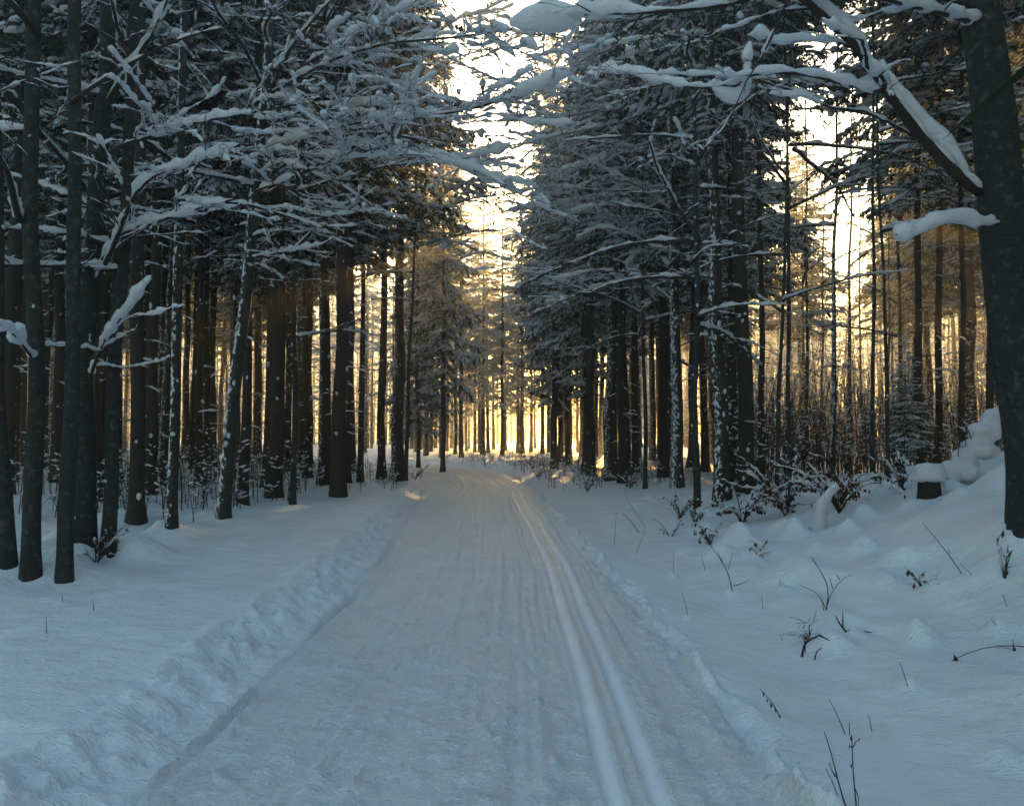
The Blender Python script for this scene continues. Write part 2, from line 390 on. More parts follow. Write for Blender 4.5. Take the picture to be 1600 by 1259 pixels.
M_BEECH = bark_mat('beech_bark', (.016, .018, .017), (.044, .048, .045), (24, 24, 60), .9, 0, lichen=(.085, .098, .09))
M_BEECH2 = bark_mat('snowy_beech_bark', (.018, .018, .016), (.05, .05, .045), (12, 12, 20), .9, .075, lichen=(.06, .066, .06))
M_TWIG = bark_mat('twig_bark', (.018, .014, .012), (.045, .036, .030), (40, 40, 40), .3)
def leaf_mat(name, c1, c2, tr):
    m, n = new_mat(name)
    geo = node(n, 'ShaderNodeNewGeometry')
    no = node(n, 'ShaderNodeTexNoise'); no.inputs['Scale'].default_value = 1.7; no.inputs['Detail'].default_value = 5; n.links.new(geo.outputs['Position'], no.inputs['Vector'])
    cr = node(n, 'ShaderNodeValToRGB'); cr.color_ramp.elements[0].position = .35; cr.color_ramp.elements[1].position = .66
    cr.color_ramp.elements[0].color = (*c1, 1); cr.color_ramp.elements[1].color = (*c2, 1); n.links.new(no.outputs['Fac'], cr.inputs[0])
    d = node(n, 'ShaderNodeBsdfDiffuse'); t = node(n, 'ShaderNodeBsdfTranslucent')
    n.links.new(cr.outputs[0], d.inputs[0]); n.links.new(cr.outputs[0], t.inputs[0])
    ms = node(n, 'ShaderNodeMixShader'); ms.inputs[0].default_value = tr
    n.links.new(d.outputs[0], ms.inputs[1]); n.links.new(t.outputs[0], ms.inputs[2])
    o = node(n, 'ShaderNodeOutputMaterial'); n.links.new(ms.outputs[0], o.inputs[0]); return m
M_NEEDLE = leaf_mat('spruce_needles', (.020, .030, .016), (.060, .070, .036), .35)
M_RIME = leaf_mat('rimed_needles', (.45, .42, .34), (.80, .78, .72), .92)
M_FROST = snow_mat('thin_frost', [((16, 16, 22), 5, .9, .04)], base=(.85, .87, .90), transl=.8, rough=.7)
M_LEAF = leaf_mat('dead_leaves', (.035, .018, .010), (.12, .065, .03), .3)

# ------------------------------------------------------------------ objects
def link(name, data=None, parent=None, **props):
    o = bpy.data.objects.new(name, data); COL.objects.link(o)
    if parent is not None: o.parent = parent
    for k, v in props.items(): o[k] = v
    return o
def thing(name, label, cat, loc=(0, 0, 0), rz=0, group=None):
    o = link(name); o.empty_display_size = .3; o.location = loc; o.rotation_euler = (0, 0, rz)
    o['label'] = label; o['category'] = cat
    if group: o['group'] = group
    return o
def part(name, mb, mat, parent, stuff=False, smooth=True, label=None):
    if not mb.n: return None
    o = link(name, mb.mesh(name, mat, smooth), parent)
    if stuff: o['kind'] = 'stuff'
    if label: o['label'] = label
    return o

# ---- ground: one grid, split where the groomed trail begins
def build_ground():
    u = [0.0]; st = .018
    while u[-1] < 200:
        a = u[-1]; st = .018 if a < 2.6 else (.034 if a < 7 else min(st * 1.06, 12)); u.append(a + st)
    u = np.array(u); u = np.r_[-u[:0:-1], u]
    y = [2.4]
    while y[-1] < 200: y.append(y[-1] * (1.0075 if y[-1] < 55 else 1.03))
    back = [2.4]; st = .05
    while back[-1] > -90: back.append(back[-1] - st); st *= 1.12
    y = np.r_[np.array(back[:0:-1]), np.array(y)]
    c = (edgeL(y) + edgeR(y)) / 2
    U, YY = np.meshgrid(u, y)
    X = U + c[:, None] * np.exp(-(U / 60) ** 2)
    Z = H(X, YY)
    V = np.stack([X, YY, Z], -1).reshape(-1, 3)
    nu, ny = len(u), len(y)
    i = (np.arange(ny - 1)[:, None] * nu + np.arange(nu - 1)[None])
    Q = np.stack([i, i + 1, i + nu + 1, i + nu], -1).reshape(-1, 4)
    cx = X[:-1, :-1].ravel() + .009; cy = YY[:-1, :-1].ravel()
    on = (cx > edgeL(cy)) & (cx < edgeR(cy))
    for nm, msk, mt in (('road', on, M_ROAD), ('snow_ground', ~on, M_SNOW)):
        q = Q[msk]; used, inv = np.unique(q, return_inverse=True)
        me = mesh_from(nm, V[used], inv.reshape(-1, 4), None, mt)
        if nm == 'road':
            vx, vy = V[used][:, 0], V[used][:, 1]; g = np.abs(np.abs(vx - trackC(vy)) - .108)
            me.attributes.new('groove', 'FLOAT', 'POINT').data.foreach_set('value', (1 - sm(.03, .05, g)).astype(np.float32))
        o = link(nm, me); o['kind'] = 'structure'
build_ground()

# ---- haze box round everything
def build_haze():
    x0, x1, y0, y1, z0, z1 = -206, 206, -96, 212, -2.0, 34
    V = np.array([(x, y, z) for z in (z0, z1) for y in (y0, y1) for x in (x0, x1)], float)
    Q = np.array([(0, 2, 3, 1), (4, 5, 7, 6), (0, 1, 5, 4), (2, 6, 7, 3), (0, 4, 6, 2), (1, 3, 7, 5)])
    m, n = new_mat('haze_air'); v = node(n, 'ShaderNodeVolumePrincipled')
    v.inputs['Color'].default_value = (.93, .95, 1, 1); v.inputs['Density'].default_value = .0038; v.inputs['Anisotropy'].default_value = .72
    o = node(n, 'ShaderNodeOutputMaterial'); n.links.new(v.outputs[0], o.inputs['Volume'])
    h = link('haze', mesh_from('haze', V, Q, None, m, False)); h['kind'] = 'stuff'
build_haze()

# ------------------------------------------------------------------ tree pieces
def trunk_path(h, lean=(0, 0), curve=(0, 0), seed=0, n=46):
    s = np.r_[np.linspace(0, .32, n - 16), np.linspace(.32, 1, 17)[1:]]
    z = s * h
    wob = .05
    x = lean[0] * z + curve[0] * (s ** 2) * h + wob * noise2(z * .5, z * 0, seed) * sm(0, 2, z)
    y = lean[1] * z + curve[1] * (s ** 2) * h + wob * noise2(z * .5, z * 0, seed + 50) * sm(0, 2, z)
    return np.stack([x, y, z - .25 * (s == 0)], 1)
def trunk_mb(path, r0, sides=20, seed=0, flare=.55, top=.12, bark=.035):
    h = path[-1, 2]; z = path[:, 2]
    r = r0 * ((1 - z / h) * (1 - top) + top) * (1 + flare * np.exp(-np.maximum(z, 0) / (r0 * 1.6)))
    mb = MB(); a = np.arange(sides) * 2 * PI / sides
    ca, sa = np.cos(a), np.sin(a)
    k = 1 + bark * noise2(a[None] * 3 + 0 * z[:, None], z[:, None] * 2.5 + 0 * a[None], seed) + .07 * noise2(a[None] * .8, z[:, None] * .6, seed + 3)
    k = k + bark * .9 * noise2(a[None] * 9 + 0 * z[:, None], z[:, None] * 9 + 0 * a[None], seed + 7) + .10 * np.maximum(0, noise2(a[None] * 1.6, z[:, None] * 1.4, seed + 9) - .55) * 3
    k = k + (.16 * np.maximum(0, np.cos(a * 4 + seed)))[None] * np.exp(-np.maximum(z, 0) / (r0 * 1.5))[:, None]
    V = path[:, None] + (r[:, None] * k)[..., None] * np.stack([ca, sa, 0 * a], -1)[None]
    n = len(path); i = np.arange(n - 1)[:, None] * sides; j = np.arange(sides)[None]; j2 = (j + 1) % sides
    Q = np.stack([i + j, i + j2, i + sides + j2, i + sides + j], -1).reshape(-1, 4)
    q = np.arange(1, sides - 1); T = np.stack([0 * q, q, q + 1], 1) + (n - 1) * sides
    mb.add(V.reshape(-1, 3), Q, T); return mb, r
def at_h(path, z): return np.array([np.interp(z, path[:, 2], path[:, k]) for k in range(3)])

def needle_bough(seed, dens=1.0):
    """unit bough along +X: stem, side twigs hung with needle sprays, snow pads on top"""
    r = np.random.default_rng(seed); wood = MB(); need = MB(); snow = MB()
    n = 9; s = np.linspace(0, 1, n)
    droop = r.uniform(.12, .34)
    stem = np.stack([s, .05 * noise2(s * 3, s * 0, seed), .10 * s - droop * s ** 2 + .10 * s ** 5], 1)
    tube(wood, stem, .011 * (1 - s * .8) + .002, 3)
    tri = []; 
    for k in range(int(26 * dens)):
        t = r.uniform(.10, 1.0); base = np.array([np.interp(t, s, stem[:, c]) for c in range(3)])
        side = 1 if k % 2 else -1
        ln = (.10 + .30 * math.sin(PI * min(1, t * .85 + .12)) ** 1.2) * r.uniform(.6, 1.15)
        ang = side * r.uniform(.65, 1.15)
        d = np.array([math.cos(ang), math.sin(ang), -r.uniform(.05, .65)])
        m = int(7 + ln * 24)
        q = r.uniform(0, 1, m) ** .8
        pos = base + d * (ln * q)[:, None] + np.array([0, 0, -.30]) * (ln * q ** 2)[:, None]
        pos = pos + r.normal(0, .012, (m, 3))
        dirs = d * .6 + r.normal(0, .45, (m, 3)) + np.array([.25, 0, -.55])
        dirs /= np.linalg.norm(dirs, axis=1, keepdims=True)
        wv = np.cross(dirs, r.normal(0, 1, (m, 3))); wv /= np.linalg.norm(wv, axis=1, keepdims=True)
        le = r.uniform(.04, .085, m)[:, None]; wd = r.uniform(.006, .014, m)[:, None]
        tri.append(np.stack([pos - wv * wd, pos + wv * wd, pos + dirs * le], 1))
        if r.random() < .62:
            Lm = ln * r.uniform(.45, .95); c = base + d * Lm * .55 + np.array([0, 0, .008 - .05 * Lm])
            b = BLOBS_S[k % 3]
            snow.scatter(b[0], None, b[1], xf(c[None], math.atan2(d[1], d[0]), Lm * .5, r.uniform(.022, .05), r.uniform(.012, .026), .3))
    tri = np.concatenate(tri).reshape(-1, 3); need.add(tri, None, np.arange(len(tri)).reshape(-1, 3))
    snow_on(snow, stem + [0, 0, .004], .006, .05, seed, sides=6, fill=.8, coarse=1.8)
    return wood, need, snow
BOUGH = [needle_bough(100 + k) for k in range(6)]

def spruce_parts(seed, h=23, nm=None, c0=.38, r0=.2, bl=2.6, nb=120, deadfrom=1.6, ndead=34, thin=1.0):
    r = np.random.default_rng(seed)
    path = trunk_path(h, (r.normal(0, .006), r.normal(0, .006)), (0, 0), seed)
    tr, rad = trunk_mb(path, r0, 14, seed, .45, .08)
    need, snow, dead, dsnow = MB(), MB(), MB(), MB()
    for k in range(nb):
        f = (k + r.random()) / nb; z = h * (c0 + (1 - c0) * f ** .92) * .995
        b = BOUGH[r.integers(6)]; yaw = k * 2.399 + r.normal(0, .3)
        ln = bl * (1 - f) ** .75 * (r.uniform(.45, 1.0) if r.random() < .6 else r.uniform(.9, 1.3)) * min(1, .55 + f * 4) + .35
        M = xf(at_h(path, z)[None], yaw, ln, ln * r.uniform(.8, 1.1), ln * r.uniform(.8, 1.1), r.uniform(.0, .32) - .35 * f)[0]
        M4 = np.vstack([M, [0, 0, 0, 1]])
        dead.merge(b[0], M4); need.merge(b[1], M4); snow.merge(b[2], M4)
    for k in range(ndead):
        z = r.uniform(deadfrom, h * c0 + 1.5); yaw = r.uniform(0, 2 * PI); ln = r.uniform(.3, 1.7) * (.5 + .5 * z / (h * c0 + 1.5))
        n = 5; s = np.linspace(0, 1, n)
        pts = at_h(path, z) + np.stack([np.cos(yaw + .2 * s) * s * ln, np.sin(yaw + .2 * s) * s * ln, (.12 * s - r.uniform(.1, .5) * s ** 2) * ln], 1)
        tube(dead, pts, .010 * (1 - .75 * s) + .002, 3, cap=False)
        for q in range(int(3 * ln) + 1):
            t = r.uniform(.3, 1); b0 = np.array([np.interp(t, s, pts[:, c]) for c in range(3)])
            ya = yaw + r.choice([-1, 1]) * r.uniform(.5, 1.1); l2 = r.uniform(.15, .45)
            p2 = b0 + np.outer([0, .5, 1], [math.cos(ya) * l2, math.sin(ya) * l2, -r.uniform(0, .15)])
            tube(dead, p2, [.005, .004, .002], 3, cap=False)
        if r.random() < .65: snow_on(dsnow, pts, .006, r.uniform(.03, .065), int(r.integers(999)), sides=5, fill=.6, coarse=1.7)
    # lumps caught on the bark
    m = 12; zz = r.uniform(.3, h * .5, m); ya = r.uniform(0, 2 * PI, m)
    rr = np.interp(zz, path[:, 2], rad); c = np.stack([at_h(path, q) for q in zz]) + np.stack([np.cos(ya) * rr, np.sin(ya) * rr, 0 * ya], 1)
    sz = r.uniform(.02, .06, m)
    dsnow.scatter(BLOBS_S[0][0], None, BLOBS_S[0][1], xf(c, ya, sz * .4, sz * .8, sz * r.uniform(.7, 1.6, m)))
    return dict(trunk=tr.mesh('trunk', M_SPRUCE if seed % 2 else M_SPRUCE2), crown=need.mesh('crown', nm or M_NEEDLE, False), snow=snow.mesh('crown_snow', M_FROST if nm else M_CLUMP),
                dead=dead.mesh('dead_branches', M_TWIG), dsnow=dsnow.mesh('branch_snow', M_CLUMP), path=path)
SPR = [spruce_parts(1, 23, None, .36, .20, 2.7), spruce_parts(2, 25, None, .42, .21, 2.5), spruce_parts(3, 21, None, .33, .17, 2.4),
       spruce_parts(4, 24, None, .45, .20, 2.3, ndead=44), spruce_parts(6, 18, None, .10, .17, 2.9, nb=150, ndead=8), spruce_parts(7, 21, None, .16, .2, 3.2, nb=150, ndead=12),
       spruce_parts(8, 22, M_RIME, .40, .19, 2.2, nb=70), spruce_parts(9, 20, M_RIME, .18, .16, 2.2, nb=80), spruce_parts(10, 24, M_RIME, .48, .2, 2.1, nb=60)]
SPR_R = [.20, .21, .17, .20, .17, .20]

def place_spruce(v, x, y, label, group, sc=1.0, sxy=1.0, rz=0, own_trunk=None, lean=(0, 0), name='spruce_tree'):
    S = SPR[v]; t = thing(name, label, 'spruce tree', (x, y, hz(x, y) - .03), rz, group)
    t.scale = (sc, sc, sc)
    t.rotation_euler = (lean[1], lean[0], rz) if own_trunk is None else (lean[1], lean[0], 0)
    tk = link('trunk', own_trunk or S['trunk'], t)
    if own_trunk is None: tk.scale = (sxy, sxy, 1)
    c = link('crown', S['crown'], t); c.rotation_euler.z = rz if own_trunk is not None else 0
    link('crown_snow', S['snow'], c, kind='stuff')
    d = link('dead_branches', S['dead'], t, kind='stuff'); d.rotation_euler.z = c.rotation_euler.z
    link('branch_snow', S['dsnow'], d, kind='stuff')
    return t

# ---- broadleaf limbs
def grow(pts, r0, seed, lv=3, snow_w=.09, dens=1.0, fill=.75, r1=None, sides=7, twigmin=.0028, spread=1.0, ssides=8, coarse=1.0, chunk=1.0, vert=.35):
    """wood and snow of a limb that follows pts; side branches to lv levels"""
    R = np.random.default_rng(seed); wood, snow = MB(), MB()
    pts = np.asarray(pts, float)
    def rec(p, ra, rb, level, sw, sd):
        n = len(p); s = np.linspace(0, 1, n)
        rad = ra + (rb - ra) * s
        tube(wood, p, rad, sides if level == 0 else (4 if level == 1 else 3), cap=level < 2)
        L = np.linalg.norm(np.diff(p, axis=0), axis=1).sum()
        if sw > .012 and (level < 2 or R.random() < .5):
            snow_on(snow, p, rad, sw, sd, sides=ssides if level < 2 else 5, fill=fill, coarse=coarse * (1 if level < 2 else 1.5), chunk=chunk if level == 0 else 1, steep=.9 if level == 0 else 2.0)
        if level >= lv: return
        cnt = int(max(2, L * (3.6, 5.0, 6.5, 6)[level] * dens))
        for k in range(cnt):
            t = R.uniform(.12 if level == 0 else .05, .98); b = np.array([np.interp(t, s, p[:, c]) for c in range(3)])
            i = min(n - 2, int(t * (n - 1))); tg = p[i + 1] - p[i]; tg /= np.linalg.norm(tg) + 1e-9
            sgn = 1 if R.random() < .5 else -1
            ang = sgn * R.uniform(.45, 1.15) * spread
            d = np.array([tg[0] * math.cos(ang) - tg[1] * math.sin(ang), tg[0] * math.sin(ang) + tg[1] * math.cos(ang), tg[2] * .6 + R.normal(.04, vert)])
            d /= np.linalg.norm(d)
            l = L * (1 - t * .55) * R.uniform(.25, .6) * (1, .85, .8, .7)[level]
            l = min(l, (1.7, .8, .4, .25)[level]); l = max(l, .08)
            m = (7, 5, 4, 3)[level]; q = np.linspace(0, 1, m)
            bend = R.normal(0, .35, 3); bend[2] = R.normal(-.05, .22)
            c = b + np.outer(q * l, d) + np.outer(q ** 2 * l, bend) * .6
            c[1:] += R.normal(0, l * .022, (m - 1, 3))
            rr = max(twigmin, np.interp(t, s, rad) * R.uniform(.4, .62))
            rec(c, rr, max(twigmin * .7, rr * .3), level + 1, sw * R.uniform(.35, .68), int(R.integers(9999)))
    rec(pts, r0, r1 or r0 * .35, 0, snow_w, seed)
    return wood, snow

def spline(cp, n=14):
    cp = np.asarray(cp, float); m = len(cp)
    d = np.r_[0, np.cumsum(np.linalg.norm(np.diff(cp, axis=0), axis=1))]; t = np.linspace(0, d[-1], n)
    a = np.stack([np.interp(t, d, cp[:, k]) for k in range(3)], 1)
    b = a.copy()
    for _ in range(2): b[1:-1] = (b[:-2] + 2 * b[1:-1] + b[2:]) / 4
    return b

def add_limb(tree, cps, r0, seed, **kw):
    base = np.array(tree.location)
    p = spline(np.asarray(cps, float) - base, kw.pop('n', 16))
    wood, snow = grow(p, r0, seed, **kw)
    l = part('limb', wood, kw.get('mat', M_TWIG), tree)
    part('snow', snow, M_CLUMP, l, stuff=True)
    return l
def gen_limb(length, rise, seed, **kw):
    n = 10; s = np.linspace(0, 1, n); R = np.random.default_rng(seed)
    p = np.stack([s * length, length * .07 * noise2(s * 3, s * 0, seed), length * (rise * s - R.uniform(.1, .35) * s ** 2)], 1)
    w_, sn = grow(p, kw.pop('r0', .022 + length * .006), seed, **kw)
    return (w_.mesh('limb', M_TWIG), sn.mesh('limb_snow', M_CLUMP))
LIMB = [gen_limb(2.6, .55, 11, lv=3, snow_w=.075, dens=.8, coarse=1.5, ssides=6), gen_limb(3.2, .3, 12, lv=3, snow_w=.085, dens=.8, coarse=1.5, ssides=6),
        gen_limb(2.2, .8, 13, lv=3, snow_w=.07, dens=.8, coarse=1.5, ssides=6), gen_limb(3.6, .15, 14, lv=3, snow_w=.09, dens=.75, coarse=1.5, ssides=6),
        gen_limb(1.5, .3, 15, lv=3, snow_w=.06, dens=1.0, coarse=1.5, ssides=6), gen_limb(2.8, .05, 16, lv=3, snow_w=.10, dens=.9, coarse=1.5, ssides=6)]

def hang_limb(tree, path, z, yaw, v, sc=1.0):
    w_, s_ = LIMB[v]
    l = link('limb', w_, tree); l.location = at_h(path, z); l.rotation_euler = (0, 0, yaw); l.scale = (sc, sc, sc)
    link('snow', s_, l, kind='stuff')

def bark_snow(tree, path, rad, seed, n=24, zmax=7, size=(.02, .07), side=None):
    r = np.random.default_rng(seed); mb = MB()
    zz = r.uniform(.15, zmax, n); ya = r.uniform(0, 2 * PI, n) if side is None else r.normal(side, .5, n)
    rr = np.interp(zz, path[:, 2], rad); c = np.stack([at_h(path, q) for q in zz]) + np.stack([np.cos(ya) * rr, np.sin(ya) * rr, 0 * ya], 1)
    sz = r.uniform(*size, n)
    for k in range(4):
        q = slice(k, None, 4); b = BLOBS[k]
        mb.scatter(b[0], None, b[1], xf(c[q], ya[q], sz[q] * .55, sz[q] * r.uniform(.8, 1.2, len(sz[q])), sz[q] * r.uniform(.8, 1.8, len(sz[q]))))
    part('bark_snow', mb, M_CLUMP, tree, stuff=True)

TREES = {}; SPOTS = []
def near_tree(key, px, py, wpx, topx, kind, label, group=None, mat=None, sides=22, h=None, v=0, limbs=0, depth=None, curve=(0, 0), nsnow=5, limb_z=(3, 9), side=None, rs=None, cat=None, zmax=8, clen=1.0):
    """a tree whose foot stands at (px, py), wpx wide in the photograph at eye height, leaning so that it leaves the frame's top at topx"""
    if depth is None: g = G(px, py)
    else: q = P(px, 680, depth); g = np.array([q[0], depth, hz(q[0], depth)])
    Y = g[1]; r0 = wpx / 1250.0 * Y / 2 / (1.08 if key == 'c0' else 1.3)
    hgt = h or 22
    ztop = P(topx, 0, Y)
    lean = ((ztop[0] - g[0]) / (ztop[2] - g[2]), 0)
    lean = (lean[0] - curve[0] * 0, lean[1])
    sd = abs(hash_s(key))
    path = trunk_path(hgt, lean, curve, sd)
    mb, rad = trunk_mb(path, r0, sides, sd, .35 if kind == 'beech' else .5, .15)
    nm = 'beech_tree' if kind == 'beech' else 'spruce_tree'
    if kind == 'spruce':
        t = place_spruce(v, g[0], g[1], label, group, 1.0, own_trunk=mb.mesh('trunk', mat or M_SPRUCE), rz=(sd % 628) / 100.)
        for ch in t.children: 
            if ch.name.startswith(('crown', 'dead')): ch.rotation_euler = (0, math.atan(lean[0]), ch.rotation_euler.z); ch.scale = (clen, clen, 1)
    else:
        t = thing(nm, label, cat or 'beech tree', tuple(g), 0, group)
        part('trunk', mb, mat or M_BEECH, t)
    if nsnow: bark_snow(t, path, rad, sd, nsnow, zmax, side=side, size=(.012, .02 + r0 * .16))
    R = np.random.default_rng(sd + 1)
    for k in range(limbs):
        hang_limb(t, path, R.uniform(*limb_z), R.uniform(0, 2 * PI), int(R.integers(6)), R.uniform(.7, 1.15))
    TREES[key] = (t, path, g); SPOTS.append((g[0], g[1]))
    return t
def hash_s(s):
    v = 7
    for c in s: v = (v * 31 + ord(c)) % 9973
    return v

GL = 'beeches at the edge of the level snow'; 
# the level side of the trail
near_tree('a0', 12, 880, 30, -10, 'beech', 'dark beech stem cut by the picture edge beside the level snow', limbs=6)
near_tree('a1', 48, 897, 34, 62, 'beech', 'straight dark beech second in from the edge of the level snow', limbs=7)
near_tree('a2', 100, 905, 31, 125, 'beech', 'mossy forked beech standing out on the level snow, snow hook at its fork', limbs=6)
near_tree('a3', 131, 845, 40, 165, 'beech', 'thick beech with a line of snow down its flank, long snowy limbs', limbs=6, side=3.6, nsnow=30)
near_tree('a4', 169, 862, 27, 212, 'beech', 'slim curved beech with a snow-capped knot beside the dug-out hollow', limbs=6, curve=(-.01, 0))
near_tree('a5', 212, 815, 30, 222, 'spruce', 'dark spruce behind the slim curved beech, snowy scrub at its foot', v=3)
near_tree('a6', 268, 824, 21, 287, 'beech', 'thin beech with plastered snow all down its trunk', mat=M_BEECH2, limbs=6, nsnow=46, side=4.2, zmax=5)
near_tree('a7', 348, 808, 27, 425, 'beech', 'leaning beech with a snow shelf at hip height, nearest of the slanting stems', mat=M_BEECH2, limbs=8, nsnow=40, side=4.0, zmax=6, limb_z=(4, 10))
near_tree('a8', 379, 786, 21, 405, 'spruce', 'narrow spruce tucked close behind the leaning beech', v=2)
near_tree('a9', 428, 775, 30, 446, 'spruce', 'stout dark spruce between the leaning beech and the bare road edge', v=1)
near_tree('a10', 528, 775, 29, 545, 'spruce', 'big straight spruce with flared foot at the level edge of the trail', v=0)
near_tree('a11', 563, 752, 13, 576, 'spruce', 'thin spruce just past the big flared one', v=2)
near_tree('a12', 596, 745, 17, 604, 'spruce', 'spruce against the golden light, next to the last roadside trunk', v=3)
near_tree('a13', 621, 750, 25, 632, 'spruce', 'last thick roadside spruce before the trail bends away, snow on its foot', v=0, mat=M_SPRUCE2, nsnow=30)
near_tree('a14', 692, 714, 10, 694, 'spruce', 'bushy spruce hanging low over the bend on the level side', v=5, depth=37, clen=.5)
near_tree('a15', 654, 712, 9, 650, 'spruce', 'pale slender spruce at the bend, half behind low boughs', v=4, depth=42, clen=.6)
near_tree('a16', 480, 760, 12, 476, 'spruce', 'slender spruce in the gap before the big flared spruce', v=3, depth=26)
near_tree('a17', 312, 770, 15, 318, 'spruce', 'slender spruce between the plastered beech and the leaning beech', v=1, depth=22)
# the bank side
near_tree('b0', 866, 716, 15, 872, 'spruce', 'dark spruce closing the bend with two sunlit snowy boughs', v=5, depth=39, clen=.5)
near_tree('b1', 920, 735, 23, 914, 'spruce', 'roadside spruce with a wide snow-banked foot', v=5, clen=.6)
near_tree('b2', 958, 738, 16, 962, 'spruce', 'spruce with snow stuck in a strip down one side', mat=M_SPRUCE2, v=0, side=3.5, nsnow=40)
near_tree('b3', 993, 738, 15, 985, 'spruce', 'clean dark spruce next along from the snow-striped one', v=3)
near_tree('b4', 1037, 745, 22, 1030, 'spruce', 'thick spruce shoulder to shoulder with a snow-plastered trunk', v=1)
near_tree('b5', 1058, 762, 25, 1045, 'beech', 'snow-plastered trunk standing against a thick spruce', mat=M_BEECH2, limbs=8, nsnow=60, zmax=6, side=4.2, limb_z=(3.5, 10))
near_tree('b6', 1128, 780, 31, 1105, 'spruce', 'broad spruce with snow tufts up its bark behind the leafy scrub', v=0, mat=M_SPRUCE2, nsnow=50)
near_tree('b7', 1166, 768, 33, 1150, 'spruce', 'broadest of the twin trunks behind the leafy scrub', v=1, nsnow=40)
near_tree('b8', 1191, 757, 13, 1185, 'spruce', 'thin spruce squeezed beside the twin trunks', v=3)
near_tree('b9', 1213, 772, 9, 1240, 'beech', 'thin crooked sapling crossing its upright neighbour', limbs=5, curve=(.0, 0), h=13, limb_z=(3, 9), nsnow=14)
near_tree('b10', 1234, 762, 10, 1226, 'beech', 'thin upright sapling beside the crooked one', limbs=5, h=13, limb_z=(3, 9), nsnow=14)
near_tree('b11', 1298, 725, 11, 1308, 'beech', 'lone thin stem in front of the bright opening', limbs=5, depth=22, h=14, limb_z=(4, 10), mat=M_BEECH2, nsnow=20)
near_tree('b12', 1362, 750, 9, 1362, 'beech', 'pole-thin stem between the opening and the brushwood', limbs=4, depth=17, h=13, limb_z=(3, 9), nsnow=14)
near_tree('b13', 1386, 745, 8, 1372, 'beech', 'pole-thin stem bending beside its twin', limbs=4, depth=16, h=13, curve=(-.02, 0), limb_z=(3, 9), nsnow=14)
near_tree('b14', 1437, 700, 16, 1432, 'spruce', 'medium spruce behind the snow-capped stump', v=2, depth=21)
near_tree('b15', 1463, 700, 15, 1466, 'spruce', 'medium spruce over the snow-heaped log', v=0, depth=22)
near_tree('b16', 1502, 700, 12, 1500, 'spruce', 'slim spruce showing between the log and the great beech', v=3, depth=20)
near_tree('b17', 1545, 700, 14, 1548, 'spruce', 'spruce partly hidden by the great beech trunk', v=1, depth=17)
near_tree('c0', 1628, 806, 80, 1528, 'beech', 'great leaning beech on the bank, a long snowy limb sweeping over the trail', sides=48, nsnow=0, h=20, zmax=6)

# understorey beeches whose laden twigs close the view over the trail
near_tree('d0', 1088, 760, 15, 1082, 'beech', 'slim beech spreading laden twigs beside the snow-plastered trunk', limbs=15, depth=16, h=13, limb_z=(3, 9.5), nsnow=16)
near_tree('d1', 458, 760, 13, 470, 'beech', 'slim beech with tiers of laden twigs behind the leaning beech', limbs=14, depth=17, h=13, limb_z=(3.5, 10), nsnow=16)
near_tree('d2', 634, 760, 9, 660, 'beech', 'thin beech arching from the last roadside trunk toward the trail', limbs=12, depth=27, h=15, limb_z=(5, 13), nsnow=12)
near_tree('d3', 1008, 760, 9, 1000, 'beech', 'thin beech between the clean spruce and the thick spruce', limbs=14, depth=24, h=15, limb_z=(4, 13), nsnow=12)
# spruces closing the trail where it bends away
for k, (bx, by, v, sc_, lb) in enumerate([(-9.5, 56, 7, .9, 'tall golden-edged spruce over the bend, on the level side'), (-6.8, 59, 6, .95, 'straight spruce in the middle of the glow'), (-4.4, 54, 8, .8, 'slim backlit stem beside the sunlit beam'),
        (-3.2, 61, 7, .9, 'dense backlit spruce in the middle of the glow'), (-1.9, 56, 6, .82, 'bright-edged stem inside the sunlit beam'), (-.6, 64, 7, 1.0, 'full-skirted spruce right behind the sunlit beam'),
        (.5, 55, 8, .74, 'thin golden stem at the brightest spot of the glow'), (1.6, 60, 6, .9, 'high-crowned spruce over the brightest spot of the glow'), (2.9, 56, 8, .8, 'bare-stemmed spruce at the sunlit verge'), (4.4, 60, 7, .85, 'wide spruce beyond the sunlit verge'), (6.6, 56, 6, .95, 'backlit spruce nearest the roadside spruces'), (-12.5, 60, 6, .95, 'backlit spruce where the trail disappears'),
        (-7.8, 66, 7, .8, 'hazy spruce behind the middle of the glow'), (-1.8, 70, 6, .95, 'hazy spruce far behind the sunlit beam'), (1.0, 74, 7, 1.0, 'palest spruce at the end of the sunlit lane'), (3.6, 68, 6, .9, 'hazy spruce behind the sunlit verge'), (-5.2, 72, 7, .95, 'faint rimed spruce at the far end of the glow')]):
    by += 8; SPOTS.append((bx, by)); place_spruce(v, bx, by, lb, None, sc_, .9, k * 1.3)
rc = random.Random(23)
for k in range(16):
    for _ in range(40):
        bx, by = rc.uniform(-9, 7), rc.uniform(64, 84)
        if all((bx - q) ** 2 + (by - u_) ** 2 > 2.2 for q, u_ in SPOTS): break
    SPOTS.append((bx, by)); place_spruce(rc.choice((6, 7, 8)), bx, by, 'rimed spruce crowding the golden glow past the bend', 'rimed spruces in the glow', rc.uniform(.75, 1.1), .8, k * 1.7)
for k, (px, dp, wp, tx, lb) in enumerate([(1262, 27, 7, 1256, 'slim pole in the bright opening, next to the lone thin stem'), (1325, 31, 8, 1332, 'slim pole deep in the middle of the bright opening'), (1408, 26, 9, 1402, 'slim pole where the bright opening meets the medium spruce'),
        (1345, 40, 6, 1340, 'hair-thin far pole in the bright opening'), (1282, 38, 6, 1290, 'hair-thin far pole right behind the lone thin stem'), (1385, 34, 6, 1395, 'far pole behind the pair of pole-thin stems')]):
    near_tree('p%d' % k, px, 700, wp, tx, 'beech', lb, limbs=5, depth=dp, h=17, limb_z=(4, 15), nsnow=6)
